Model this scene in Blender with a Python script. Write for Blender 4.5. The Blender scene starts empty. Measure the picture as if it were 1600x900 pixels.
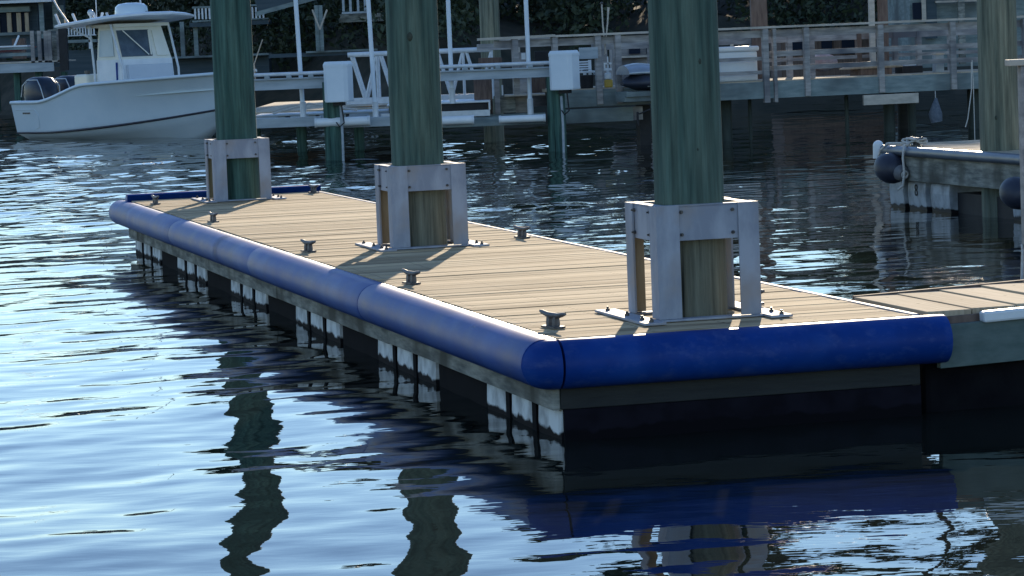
import bpy, math, random
import numpy as np
from mathutils import Vector, Matrix
random.seed(7)
R = math.radians
sc = bpy.context.scene
COL = sc.collection

# ---------------------------------------------------------------- camera, sky, sun, exposure
CAM_H = 1.91324
F = Vector((0.0, 0.99663701, -0.08194312)); RT = Vector((0.99921524, -0.00324572, -0.03947625)); UP = Vector((0.03960946, 0.08187882, 0.99585488))
cd = bpy.data.cameras.new('camera'); cam = bpy.data.objects.new('camera', cd); COL.objects.link(cam)
cd.sensor_width = 36; cd.lens = 108.0; cd.clip_start = 0.1; cd.clip_end = 5000
cam.matrix_world = Matrix(((RT.x, UP.x, -F.x, 0), (RT.y, UP.y, -F.y, 0), (RT.z, UP.z, -F.z, CAM_H), (0, 0, 0, 1)))
sc.camera = cam
SUN_EL, SUN_AZ = R(14.5), R(6.0)          # azimuth clockwise from +Y
wd = bpy.data.worlds.new('World'); sc.world = wd; wd.use_nodes = True
nt = wd.node_tree; nt.nodes.clear()
sky = nt.nodes.new('ShaderNodeTexSky'); sky.sky_type = 'NISHITA'; sky.sun_disc = False
sky.sun_elevation = SUN_EL; sky.sun_rotation = SUN_AZ; sky.air_density = 1.0; sky.dust_density = 0.0; sky.ozone_density = 1.6
bgn = nt.nodes.new('ShaderNodeBackground'); bgn.inputs[1].default_value = 0.13
wo = nt.nodes.new('ShaderNodeOutputWorld')
wb = nt.nodes.new('ShaderNodeMix'); wb.data_type = 'RGBA'; wb.blend_type = 'MULTIPLY'; wb.inputs[0].default_value = 1; wb.inputs[7].default_value = (.82, .91, 1.09, 1)
nt.links.new(sky.outputs[0], wb.inputs[6]); nt.links.new(wb.outputs[2], bgn.inputs[0]); nt.links.new(bgn.outputs[0], wo.inputs[0])
sl = bpy.data.lights.new('sun', 'SUN'); sl.energy = 4.2; sl.angle = R(0.5); sl.color = (1.0, 0.84, 0.62)
so = bpy.data.objects.new('sun', sl); COL.objects.link(so)
sd = Vector((math.sin(SUN_AZ)*math.cos(SUN_EL), math.cos(SUN_AZ)*math.cos(SUN_EL), math.sin(SUN_EL)))
so.rotation_euler = sd.to_track_quat('Z', 'Y').to_euler(); so.location = (3, 30, 20)
vs = sc.view_settings; vs.view_transform = 'Standard'; vs.look = 'None'; vs.gamma = 1; vs.use_curve_mapping = False
vs.exposure = 0.75

# ---------------------------------------------------------------- helpers
def PX(x, y, d):
    """photo pixel (1600x900) -> world point at depth d (world y)"""
    r = F*4800.1 + RT*(x-800) + UP*(450-y)
    return Vector((0, 0, CAM_H)) + r*(d/r.y)
def PZ(x, y, z):
    r = F*4800.1 + RT*(x-800) + UP*(450-y)
    return Vector((0, 0, CAM_H)) + r*((z-CAM_H)/r.z)

def tag(o, label=None, cat=None, group=None, kind=None):
    if label: o['label'] = label
    if cat: o['category'] = cat
    if group: o['group'] = group
    if kind: o['kind'] = kind
    return o

XF = {}
def thing(name, label, cat, loc=(0, 0, 0), rz=0, group=None):
    o = bpy.data.objects.new(name, None); COL.objects.link(o)
    o.empty_display_size = 0.1
    o.location = loc; o.rotation_euler = (0, 0, rz)
    XF[o] = Matrix.Translation(Vector(loc)) @ Matrix.Rotation(rz, 4, 'Z')
    return tag(o, label, cat, group)
def copy_tree(o, parent=None):
    c = o.copy(); COL.objects.link(c)
    if parent is not None: c.parent = parent
    for ch in list(o.children): copy_tree(ch, c)
    return c

class MB:
    def __init__(s): s.v = []; s.f = []; s.sm = []
    def add(s, vs, fs, smooth=False):
        b = len(s.v); s.v += [Vector(v) for v in vs]; s.f += [tuple(b+i for i in f) for f in fs]; s.sm += [smooth]*len(fs); return s
    def box(s, lo, hi, rot=None, piv=None):
        (x0, y0, z0), (x1, y1, z1) = lo, hi
        vs = [Vector(p) for p in ((x0,y0,z0),(x1,y0,z0),(x1,y1,z0),(x0,y1,z0),(x0,y0,z1),(x1,y0,z1),(x1,y1,z1),(x0,y1,z1))]
        if rot is not None:
            pv = Vector(piv) if piv is not None else sum(vs, Vector())/8
            vs = [pv + rot @ (v-pv) for v in vs]
        return s.add(vs, [(0,3,2,1),(4,5,6,7),(0,1,5,4),(1,2,6,5),(2,3,7,6),(3,0,4,7)])
    def bar(s, a, b, w, h, up=(0, 0, 1)):
        a, b = Vector(a), Vector(b); d = (b-a).normalized(); u = Vector(up)
        if abs(d.dot(u)) > .99: u = Vector((0, 1, 0))
        sd_ = d.cross(u).normalized()*w/2; uu = sd_.cross(d).normalized()*h/2
        vs = [a-sd_-uu, a+sd_-uu, a+sd_+uu, a-sd_+uu, b-sd_-uu, b+sd_-uu, b+sd_+uu, b-sd_+uu]
        return s.add(vs, [(0,3,2,1),(4,5,6,7),(0,1,5,4),(1,2,6,5),(2,3,7,6),(3,0,4,7)])
    def tube(s, pts, r, n=10, cap=True):
        pts = [Vector(p) for p in pts]; rs = r if isinstance(r, (list, tuple)) else [r]*len(pts)
        vs = []; fs = []; prev = None
        for i, p in enumerate(pts):
            d = (pts[min(i+1, len(pts)-1)]-pts[max(i-1, 0)]).normalized()
            if prev is None:
                a = Vector((0, 0, 1)) if abs(d.z) < .9 else Vector((1, 0, 0)); e1 = d.cross(a).normalized()
            else: e1 = (prev - d*prev.dot(d)).normalized()
            prev = e1; e2 = d.cross(e1)
            for k in range(n):
                t = 2*math.pi*k/n; vs.append(p+(e1*math.cos(t)+e2*math.sin(t))*rs[i])
        m = len(pts)
        for i in range(m-1):
            for k in range(n): fs.append((i*n+k, i*n+(k+1) % n, (i+1)*n+(k+1) % n, (i+1)*n+k))
        s.add(vs, fs, True)
        if cap: s.add(vs[:n], [tuple(range(n-1, -1, -1))]); s.add(vs[-n:], [tuple(range(n))])
        return s
    def loft(s, rings, closed=True, caps=True, smooth=False):
        n = len(rings[0]); vs = [v for r in rings for v in r]; fs = []
        for i in range(len(rings)-1):
            for k in range(n if closed else n-1): fs.append((i*n+k, i*n+(k+1) % n, (i+1)*n+(k+1) % n, (i+1)*n+k))
        s.add(vs, fs, smooth)
        if caps: s.add(rings[0], [tuple(range(n-1, -1, -1))]); s.add(rings[-1], [tuple(range(n))])
        return s
    def ball(s, c, r, n=14, m=9, sc_=(1, 1, 1)):
        c = Vector(c); vs = []; fs = []
        for i in range(m+1):
            ph = math.pi*i/m
            for k in range(n):
                t = 2*math.pi*k/n
                vs.append(c+Vector((math.sin(ph)*math.cos(t)*r*sc_[0], math.sin(ph)*math.sin(t)*r*sc_[1], math.cos(ph)*r*sc_[2])))
        for i in range(m):
            for k in range(n): fs.append((i*n+k, (i+1)*n+k, (i+1)*n+(k+1) % n, i*n+(k+1) % n))
        return s.add(vs, fs, True)
    def build(s, name, mat, parent=None, bevel=0, world=False, label=None):
        """vertices are in the thing's local frame unless world=True"""
        me = bpy.data.meshes.new(name)
        vs = s.v
        if world and parent is not None:
            root = parent
            while root.parent is not None: root = root.parent
            inv = XF[root].inverted(); vs = [inv @ v for v in vs]
        me.from_pydata([tuple(v) for v in vs], [], s.f); me.update()
        me.polygons.foreach_set('use_smooth', s.sm)
        me.materials.append(mat)
        o = bpy.data.objects.new(name, me); COL.objects.link(o)
        if parent is not None: o.parent = parent
        if bevel:
            md = o.modifiers.new('bevel', 'BEVEL'); md.width = bevel; md.segments = 2; md.limit_method = 'ANGLE'; md.angle_limit = R(40)
        if label: o['label'] = label
        return o

# ---------------------------------------------------------------- materials
def N(nt, t, **kw):
    n = nt.nodes.new(t)
    for k, v in kw.items(): setattr(n, k, v)
    return n
def mat(name, c1, c2=None, rough=.6, scale=6, stretch=(1, 1, 1), metal=0, bump=0, detail=5, lo=.35, hi=.65, c3=None, s3=1.2, coat=0, spec=.5, rvar=0, emit=None):
    m = bpy.data.materials.new(name); m.use_nodes = True; nt = m.node_tree; b = nt.nodes['Principled BSDF']
    b.inputs['Roughness'].default_value = rough; b.inputs['Metallic'].default_value = metal; b.inputs['Specular IOR Level'].default_value = spec
    if coat: b.inputs['Coat Weight'].default_value = coat
    b.inputs['Base Color'].default_value = (*c1, 1)
    tc = N(nt, 'ShaderNodeTexCoord'); mp = N(nt, 'ShaderNodeMapping'); mp.inputs['Scale'].default_value = stretch
    nt.links.new(tc.outputs['Object'], mp.inputs[0])
    if c2 is not None:
        no = N(nt, 'ShaderNodeTexNoise'); no.inputs['Scale'].default_value = scale; no.inputs['Detail'].default_value = detail; no.inputs['Roughness'].default_value = .6
        nt.links.new(mp.outputs[0], no.inputs[0])
        cr = N(nt, 'ShaderNodeValToRGB'); cr.color_ramp.elements[0].position = lo; cr.color_ramp.elements[1].position = hi
        cr.color_ramp.elements[0].color = (*c1, 1); cr.color_ramp.elements[1].color = (*c2, 1)
        nt.links.new(no.outputs[0], cr.inputs[0]); out = cr.outputs[0]
        if c3 is not None:
            n2 = N(nt, 'ShaderNodeTexNoise'); n2.inputs['Scale'].default_value = s3; n2.inputs['Detail'].default_value = 3
            nt.links.new(tc.outputs['Object'], n2.inputs[0])
            r2 = N(nt, 'ShaderNodeMapRange'); r2.inputs[1].default_value = .48; r2.inputs[2].default_value = .68
            nt.links.new(n2.outputs[0], r2.inputs[0])
            mx = N(nt, 'ShaderNodeMix', data_type='RGBA'); nt.links.new(r2.outputs[0], mx.inputs[0]); nt.links.new(out, mx.inputs[6]); mx.inputs[7].default_value = (*c3, 1)
            out = mx.outputs[2]
        nt.links.new(out, b.inputs['Base Color'])
        if bump:
            bp = N(nt, 'ShaderNodeBump'); bp.inputs['Strength'].default_value = bump; bp.inputs['Distance'].default_value = .01
            nt.links.new(no.outputs[0], bp.inputs['Height']); nt.links.new(bp.outputs[0], b.inputs['Normal'])
        if rvar:
            rr = N(nt, 'ShaderNodeMapRange'); rr.inputs[3].default_value = rough-rvar; rr.inputs[4].default_value = rough+rvar
            nt.links.new(no.outputs[0], rr.inputs[0]); nt.links.new(rr.outputs[0], b.inputs['Roughness'])
    return m

def deck_mat(name, axis, pitch, off, ca, cb, cc):
    """boards: one tone per board, grain along the board, mineral stains"""
    m = bpy.data.materials.new(name); m.use_nodes = True; nt = m.node_tree; b = nt.nodes['Principled BSDF']
    b.inputs['Roughness'].default_value = .9; b.inputs['Specular IOR Level'].default_value = .12
    tc = N(nt, 'ShaderNodeTexCoord'); sx = N(nt, 'ShaderNodeSeparateXYZ'); nt.links.new(tc.outputs['Object'], sx.inputs[0])
    a = N(nt, 'ShaderNodeMath', operation='SUBTRACT'); nt.links.new(sx.outputs[axis], a.inputs[0]); a.inputs[1].default_value = off
    d = N(nt, 'ShaderNodeMath', operation='DIVIDE'); nt.links.new(a.outputs[0], d.inputs[0]); d.inputs[1].default_value = pitch
    fl = N(nt, 'ShaderNodeMath', operation='FLOOR'); nt.links.new(d.outputs[0], fl.inputs[0])
    wn = N(nt, 'ShaderNodeTexWhiteNoise', noise_dimensions='1D'); nt.links.new(fl.outputs[0], wn.inputs['W'])
    mp = N(nt, 'ShaderNodeMapping'); mp.inputs['Scale'].default_value = (2, 60, 2) if axis == 1 else (60, 2, 2)
    nt.links.new(tc.outputs['Object'], mp.inputs[0])
    no = N(nt, 'ShaderNodeTexNoise'); no.inputs['Scale'].default_value = 1.0; no.inputs['Detail'].default_value = 6; nt.links.new(mp.outputs[0], no.inputs[0])
    n2 = N(nt, 'ShaderNodeTexNoise'); n2.inputs['Scale'].default_value = 1.7; n2.inputs['Detail'].default_value = 5; nt.links.new(tc.outputs['Object'], n2.inputs[0])
    s1 = N(nt, 'ShaderNodeMath', operation='MULTIPLY_ADD'); nt.links.new(wn.outputs[0], s1.inputs[0]); s1.inputs[1].default_value = .40
    nt.links.new(no.outputs[0], s1.inputs[2])
    cr = N(nt, 'ShaderNodeValToRGB'); e = cr.color_ramp.elements; e[0].position = .35; e[0].color = (*ca, 1); e[1].position = .98; e[1].color = (*cb, 1)
    nt.links.new(s1.outputs[0], cr.inputs[0])
    r2 = N(nt, 'ShaderNodeMapRange'); r2.inputs[1].default_value = .5; r2.inputs[2].default_value = .75; r2.inputs[4].default_value = .6; nt.links.new(n2.outputs[0], r2.inputs[0])
    mx = N(nt, 'ShaderNodeMix', data_type='RGBA'); nt.links.new(r2.outputs[0], mx.inputs[0]); nt.links.new(cr.outputs[0], mx.inputs[6]); mx.inputs[7].default_value = (*cc, 1)
    # screw heads in pairs over each joist, with a small rust halo
    def mth(op, x, y=None):
        q = N(nt, 'ShaderNodeMath', operation=op)
        for i_, v in enumerate((x, y)):
            if v is None: continue
            if isinstance(v, (int, float)): q.inputs[i_].default_value = v
            else: nt.links.new(v, q.inputs[i_])
        return q.outputs[0]
    oa = sx.outputs[1-axis]
    fx_ = mth('SUBTRACT', mth('FLOORED_MODULO', mth('ADD', oa, .13), .42), .21)
    fr = mth('ABSOLUTE', mth('SUBTRACT', mth('FRACT', d.outputs[0]), .5))
    fy_ = mth('MULTIPLY', mth('SUBTRACT', fr, .24), pitch)
    ds = mth('SQRT', mth('ADD', mth('MULTIPLY', fx_, fx_), mth('MULTIPLY', fy_, fy_)))
    rs = N(nt, 'ShaderNodeMapRange'); rs.inputs[1].default_value = .005; rs.inputs[2].default_value = .013; rs.inputs[3].default_value = .85; rs.inputs[4].default_value = 0; nt.links.new(ds, rs.inputs[0])
    ms = N(nt, 'ShaderNodeMix', data_type='RGBA'); nt.links.new(rs.outputs[0], ms.inputs[0]); nt.links.new(mx.outputs[2], ms.inputs[6]); ms.inputs[7].default_value = (.05, .035, .025, 1)
    nt.links.new(ms.outputs[2], b.inputs['Base Color'])
    bp = N(nt, 'ShaderNodeBump'); bp.inputs['Strength'].default_value = .3; bp.inputs['Distance'].default_value = .004
    nt.links.new(no.outputs[0], bp.inputs['Height']); nt.links.new(bp.outputs[0], b.inputs['Normal'])
    return m

def growth_mat(name, c_top, c_low, level, rough=.5):
    """dry colour above the tide mark, dark marine growth below a ragged line (object z)"""
    m = bpy.data.materials.new(name); m.use_nodes = True; nt = m.node_tree; b = nt.nodes['Principled BSDF']
    b.inputs['Roughness'].default_value = rough; b.inputs['Specular IOR Level'].default_value = .12
    tc = N(nt, 'ShaderNodeTexCoord'); sx = N(nt, 'ShaderNodeSeparateXYZ'); nt.links.new(tc.outputs['Object'], sx.inputs[0])
    no = N(nt, 'ShaderNodeTexNoise'); no.inputs['Scale'].default_value = 9; no.inputs['Detail'].default_value = 4; nt.links.new(tc.outputs['Object'], no.inputs[0])
    a = N(nt, 'ShaderNodeMath', operation='MULTIPLY_ADD'); nt.links.new(no.outputs[0], a.inputs[0]); a.inputs[1].default_value = .09; nt.links.new(sx.outputs[2], a.inputs[2])
    g = N(nt, 'ShaderNodeMapRange'); g.inputs[1].default_value = level+.04; g.inputs[2].default_value = level+.055; nt.links.new(a.outputs[0], g.inputs[0])
    n2 = N(nt, 'ShaderNodeTexNoise'); n2.inputs['Scale'].default_value = 7; n2.inputs['Detail'].default_value = 5; nt.links.new(tc.outputs['Object'], n2.inputs[0])
    cr = N(nt, 'ShaderNodeValToRGB'); e = cr.color_ramp.elements; e[0].position = .35; e[0].color = (*[c*.55 for c in c_top], 1); e[1].position = .6; e[1].color = (*c_top, 1)
    nt.links.new(n2.outputs[0], cr.inputs[0])
    mx = N(nt, 'ShaderNodeMix', data_type='RGBA'); nt.links.new(g.outputs[0], mx.inputs[0]); mx.inputs[6].default_value = (*c_low, 1); nt.links.new(cr.outputs[0], mx.inputs[7])
    nt.links.new(mx.outputs[2], b.inputs['Base Color'])
    return m

M = {}
M['deck'] = deck_mat('weathered_deck', 1, .1403, 0, (.13, .085, .045), (.68, .52, .32), (.46, .36, .23))
M['deck2'] = deck_mat('walkway_deck', 0, .235, 0, (.32, .24, .16), (.58, .47, .33), (.40, .32, .22))
M['fdeck'] = deck_mat('far_deck', 0, .15, 0, (.34, .28, .2), (.55, .46, .34), (.42, .35, .26))
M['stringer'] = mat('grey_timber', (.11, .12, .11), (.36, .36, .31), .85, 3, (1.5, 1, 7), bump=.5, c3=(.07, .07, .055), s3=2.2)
M['shade_timber'] = mat('shade_dark_timber', (.006, .008, .009), (.015, .018, .017), .7, 4, (1, 1, 6), bump=.4)  # end-face and underside shade put into this dark colour
M['blue'] = mat('blue_vinyl', (.004, .034, .19), (.007, .050, .26), .46, 3, (1, 1, 1), rvar=.08, c3=(.014, .065, .28), s3=2.5, spec=.14)
_m = M['blue']; _t = _m.node_tree; _b = _t.nodes['Principled BSDF']; _l = _b.inputs['Base Color'].links[0].from_socket
_tc = _t.nodes.new('ShaderNodeTexCoord'); _mp = _t.nodes.new('ShaderNodeMapping'); _mp.inputs['Scale'].default_value = (5, 1.2, 9); _t.links.new(_tc.outputs['Object'], _mp.inputs[0])
_n = _t.nodes.new('ShaderNodeTexNoise'); _n.inputs['Scale'].default_value = 2.2; _n.inputs['Detail'].default_value = 9; _n.inputs['Roughness'].default_value = .72; _t.links.new(_mp.outputs[0], _n.inputs[0])
_r = _t.nodes.new('ShaderNodeMapRange'); _r.inputs[1].default_value = .52; _r.inputs[2].default_value = .78; _r.inputs[4].default_value = .24; _t.links.new(_n.outputs[0], _r.inputs[0])
_x = _t.nodes.new('ShaderNodeMix'); _x.data_type = 'RGBA'; _x.inputs[7].default_value = (.16, .20, .34, 1); _t.links.new(_r.outputs[0], _x.inputs[0]); _t.links.new(_l, _x.inputs[6]); _t.links.new(_x.outputs[2], _b.inputs['Base Color'])
M['blue_seam'] = mat('blue_vinyl_seam', (.008, .02, .12), rough=.5)
M['alu'] = mat('dull_aluminium', (.27, .29, .34), (.38, .40, .45), .7, 5, (1, 1, .4), metal=.15, c3=(.33, .30, .29), s3=4, bump=.12, lo=.42, hi=.58)
M['steel'] = mat('dark_bolt', (.06, .06, .065), (.14, .13, .12), .5, 30, metal=.7)
M['cleat'] = mat('galvanised_cleat', (.07, .07, .078), (.15, .15, .155), .55, 25, metal=.6)
M['black'] = mat('black_plastic', (.008, .008, .010), (.018, .018, .02), .7, 8)
M['pitch'] = mat('black_and_gap_shade', (.004, .004, .006), (.008, .008, .010), .9, 6, spec=.1)  # near black; also carries the shade of the dock gaps as colour
M['float'] = growth_mat('float_plastic', (.74, .77, .76), (.010, .009, .011), .032, .8)
M['float_shade'] = growth_mat('float_shade', (.010, .009, .015), (.004, .004, .006), .05, .95)  # shade of the dock's end face put into the colour
M['shade_post'] = mat('pier_shade_post', (.018, .028, .026), (.045, .06, .052), .8, 6, (1, 1, .2), bump=.3)  # darkness under the pier put into the post colour
M['tan'] = mat('tan_board', (.34, .26, .17), (.46, .37, .26), .8, 5, (4, 4, .6), bump=.2)
def pile_mat(name, a, b_, c, worn_bounce=None):
    """treated timber: fine vertical grain, drying cracks, blotches, paler wear and deck bounce light painted near deck level"""
    m = bpy.data.materials.new(name); m.use_nodes = True; t = m.node_tree; b = t.nodes['Principled BSDF']; b.inputs['Roughness'].default_value = .85; b.inputs['Specular IOR Level'].default_value = .3
    tc = N(t, 'ShaderNodeTexCoord')
    def noise(sc_, st_, det, rg=.6):
        mp = N(t, 'ShaderNodeMapping'); mp.inputs['Scale'].default_value = st_; t.links.new(tc.outputs['Object'], mp.inputs[0])
        n = N(t, 'ShaderNodeTexNoise'); n.inputs['Scale'].default_value = sc_; n.inputs['Detail'].default_value = det; n.inputs['Roughness'].default_value = rg; t.links.new(mp.outputs[0], n.inputs[0]); return n.outputs[0]
    g = noise(26, (1, 1, .045), 7, .7); g2 = noise(9, (1, 1, .08), 4); bl = noise(1.6, (1, 1, .5), 4); ck = noise(15, (1, 1, .03), 3, .5)
    def ramp(src, lo, hi, c0, c1):
        r_ = N(t, 'ShaderNodeValToRGB'); e = r_.color_ramp.elements; e[0].position = lo; e[1].position = hi; e[0].color = (*c0, 1); e[1].color = (*c1, 1); t.links.new(src, r_.inputs[0]); return r_.outputs[0]
    def mix(f, x, y, mode='MIX'):
        k = N(t, 'ShaderNodeMix', data_type='RGBA', blend_type=mode)
        for i_, v in ((0, f), (6, x), (7, y)):
            if isinstance(v, (float, int)): k.inputs[i_].default_value = v
            elif isinstance(v, tuple): k.inputs[i_].default_value = (*v, 1)
            else: t.links.new(v, k.inputs[i_])
        return k.outputs[2]
    def rng_(src, lo, hi, a_=0, b2=1):
        r_ = N(t, 'ShaderNodeMapRange'); r_.inputs[1].default_value = lo; r_.inputs[2].default_value = hi; r_.inputs[3].default_value = a_; r_.inputs[4].default_value = b2; t.links.new(src, r_.inputs[0]); return r_.outputs[0]
    col = ramp(g2, .36, .66, a, b_)
    col = mix(rng_(bl, .45, .65, 0, .7), col, c)
    if worn_bounce is not None:
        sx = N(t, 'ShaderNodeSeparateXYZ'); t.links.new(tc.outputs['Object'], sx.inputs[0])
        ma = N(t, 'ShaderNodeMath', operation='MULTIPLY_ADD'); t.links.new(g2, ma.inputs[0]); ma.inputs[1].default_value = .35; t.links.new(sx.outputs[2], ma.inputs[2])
        col = mix(rng_(ma.outputs[0], 1.05, 1.25, .75, 0), col, worn_bounce)  # wear plus light bounced off the deck, mixed into the colour
    col = mix(1.0, col, ramp(g, .35, .65, (.55, .55, .55), (1.35, 1.35, 1.35)), 'MULTIPLY')
    col = mix(rng_(ck, .335, .30), col, (.008, .011, .009))
    t.links.new(col, b.inputs['Base Color'])
    bp = N(t, 'ShaderNodeBump'); bp.inputs['Strength'].default_value = .8; bp.inputs['Distance'].default_value = .008; t.links.new(g, bp.inputs['Height']); t.links.new(bp.outputs[0], b.inputs['Normal'])
    return m
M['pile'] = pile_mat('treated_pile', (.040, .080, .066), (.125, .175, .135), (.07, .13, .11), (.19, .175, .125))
M['pile_far'] = pile_mat('treated_pile_teal', (.028, .075, .062), (.08, .15, .12), (.04, .09, .08))
M['pile_grey'] = pile_mat('weathered_pile', (.09, .11, .085), (.24, .24, .17), (.13, .15, .12))
M['knot'] = mat('pile_knot', (.02, .03, .022), (.05, .06, .04), .8, 30)
M['grey_wood'] = mat('weathered_rail', (.22, .21, .20), (.43, .40, .37), .85, 3, (1, 1, 5), bump=.3, c3=(.12, .12, .13), s3=1.3)
M['grey_wood2'] = mat('green_grey_beam', (.15, .20, .20), (.26, .31, .30), .85, 3, (1, 1, 5), bump=.3, c3=(.10, .12, .12), s3=1)
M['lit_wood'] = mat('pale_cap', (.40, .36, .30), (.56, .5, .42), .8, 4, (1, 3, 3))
M['brown_wood'] = mat('brown_post', (.10, .065, .05), (.19, .13, .10), .85, 5, (4, 4, .6))
M['white'] = mat('white_plastic', (.66, .70, .72), (.76, .79, .80), .4, 3)
M['white_metal'] = mat('white_painted_metal', (.52, .56, .58), (.68, .71, .73), .45, 6)
M['box_white'] = mat('white_motor_cover', (.62, .70, .76), (.70, .77, .82), .5, 2)
M['grey_beam'] = mat('grey_lift_beam', (.25, .30, .33), (.38, .43, .46), .5, 4, (.4, 2, 2))
M['navy'] = mat('navy_buoy', (.016, .020, .036), (.028, .033, .052), .5, 6)
M['rope'] = mat('pale_rope', (.42, .40, .36), (.6, .58, .54), .9, 60)
M['buoy_end'] = mat('grey_buoy_end', (.12, .12, .13), (.2, .2, .2), .7, 8)

# ================================================================= WATER
def build_water():
    rng = np.random.RandomState(11)
    def grow(a, st, end, g, mx=1e9):
        o = [a]
        while abs(o[-1]) < abs(end): o.append(o[-1]+st); st = st*g if abs(st) < mx else st
        return o
    xs = sorted(set([round(v, 4) for v in list(np.arange(-7, 8.0, .05)) + grow(8, .06, 26, 1.012) + grow(-7, -.06, -26, 1.012)
          + [40, 70, 120, 250, 500, 1200, -40, -70, -120, -250, -500, -1200]]))
    ys = sorted(set([round(v, 4) for v in list(np.arange(8.5, 36, .045)) + grow(36, .05, 100, 1.0035) + [115, 140, 200, 400, 900, 2500, 7, 5, 2, -3, -15, -60, -300]]))
    xs = np.array(xs); ys = np.array(ys)
    X, Y = np.meshgrid(xs, ys); Z = np.zeros_like(X)
    sx = np.gradient(xs)[None, :]; sy = np.gradient(ys)[:, None]; st = np.maximum(sx, sy)
    nw = 90
    calm = 1-.72*np.exp(-(((X-1.9)/2.3)**2+((Y-12.6)/1.9)**2)**2)
    far = (1+1.5*np.clip((Y-30)/22, 0, 1)*(1-.45*np.clip((X+2)/4, 0, 1)))*(1-.3*np.clip((-X-2)/3, 0, 1)*np.clip((32-Y)/6, 0, 1))*(1-.50*np.clip((X-1)/2, 0, 1)*np.clip((Y-14)/3, 0, 1))
    for i in range(nw):
        lam = .18*(3.4/.18)**rng.rand()                      # metres
        th = R(128) + rng.randn()*R(34)                       # travel direction
        k = 2*math.pi/lam; slope = .0048*(lam/.8)**.05*(1.35 if .3 < lam < .9 else .85)
        if rng.rand() < .25: th += R(75)
        slope = slope*calm*far*(1.3 if lam < .55 else 1)
        amp = slope/k
        ph = rng.rand()*6.283
        # slow modulation so patches are calm and others ruffled
        m1 = .65+.5*np.sin(X*(.35+.3*rng.rand())+rng.rand()*6)*np.sin(Y*(.16+.14*rng.rand())+rng.rand()*6)
        fade = np.clip((lam/st-2.2)/1.5, 0, 1)
        Z = Z + amp*m1*fade*np.sin(k*(math.cos(th)*X+math.sin(th)*Y)+ph + .5*np.sin(X*.9+Y*.5+i))
    ny, nx = X.shape
    me = bpy.data.meshes.new('water')
    co = np.stack([X, Y, Z], -1).reshape(-1, 3).astype(np.float32)
    idx = np.arange(nx*ny).reshape(ny, nx)
    q = np.stack([idx[:-1, :-1], idx[:-1, 1:], idx[1:, 1:], idx[1:, :-1]], -1).reshape(-1, 4)
    me.vertices.add(len(co)); me.vertices.foreach_set('co', co.ravel())
    me.loops.add(q.size); me.loops.foreach_set('vertex_index', q.ravel().astype(np.int32))
    me.polygons.add(len(q)); me.polygons.foreach_set('loop_start', (np.arange(len(q))*4).astype(np.int32))
    me.polygons.foreach_set('loop_total', np.full(len(q), 4, np.int32)); me.polygons.foreach_set('use_smooth', np.ones(len(q), bool))
    me.update(calc_edges=True)
    m = bpy.data.materials.new('harbour_water'); m.use_nodes = True; t = m.node_tree; b = t.nodes['Principled BSDF']
    b.inputs['Base Color'].default_value = (.014, .017, .014, 1); b.inputs['Roughness'].default_value = .006; b.inputs['IOR'].default_value = 1.34
    tc = N(t, 'ShaderNodeTexCoord'); mp = N(t, 'ShaderNodeMapping'); mp.inputs['Rotation'].default_value = (0, 0, R(-38)); mp.inputs['Scale'].default_value = (1.0, 2.2, 1)
    t.links.new(tc.outputs['Object'], mp.inputs[0])
    no = N(t, 'ShaderNodeTexNoise'); no.inputs['Scale'].default_value = 3.2; no.inputs['Detail'].default_value = 2.5; no.inputs['Roughness'].default_value = .5
    t.links.new(mp.outputs[0], no.inputs[0])
    bp = N(t, 'ShaderNodeBump'); bp.inputs['Strength'].default_value = .5; bp.inputs['Distance'].default_value = .003
    t.links.new(no.outputs[0], bp.inputs['Height']); t.links.new(bp.outputs[0], b.inputs['Normal'])
    me.materials.append(m)
    o = bpy.data.objects.new('water', me); COL.objects.link(o); tag(o, kind='structure')
build_water()

# ================================================================= MAIN FLOATING DOCK
TH = 0.25038; AX, AY = 0.18520, 14.34986
DL, DW, DH = 15.25, 1.83, .4894
def D(v, u, z): return Vector((AX+v*math.cos(TH)-u*math.sin(TH), AY+v*math.sin(TH)+u*math.cos(TH), z))
dock = thing('floating_dock', 'long floating dock with sunlit plank deck, blue bumper tubes and three white pile guides', 'dock', (AX, AY, 0), TH)
mb = MB(); u = .0; i = 0
while u < DL-.01:
    dz = random.uniform(-.003, .002)
    mb.box((.019+random.uniform(-.001, .001), u+.003, DH-.038+dz), (DW-.03+random.uniform(-.004, .004), min(u+.137, DL), DH+dz)); u += .1403
mb.build('deck', M['deck'], dock, bevel=.003)
mb = MB(); uu_ = 0
for ln in (3.66, 3.66, 3.66, 3.66, 3.66):
    if uu_ < DL-.05: mb.box((-.02+random.uniform(-.003, .003), uu_+.003, .145+random.uniform(-.004, .004)), (.022, min(DL, uu_+ln-.003), DH-.042)); uu_ += ln
mb.build('side_beam', M['stringer'], dock, bevel=.004)
MB().box((DW-.04, .0, .145), (DW, DL, DH-.042)).build('side_beam', M['stringer'], dock, bevel=.004)
MB().box((.0222, -.012, .15), (DW-.001, .03, DH-.043)).build('end_beam', M['shade_timber'], dock, bevel=.004)
MB().box((.0222, DL-.03, .15), (DW-.0402, DL+.01, DH-.043)).build('end_beam', M['stringer'], dock, bevel=.004)
MB().box((DW-.026, .0, DH-.040), (DW+.006, DL, DH+.004)).build('edge_trim', M['alu'], dock, bevel=.004)
for k in range(5):
    MB().box((.06+k*.42, .05, .2), (.10+k*.42, DL-.05, DH-.045)).build('joist', M['shade_timber'], dock)

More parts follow.
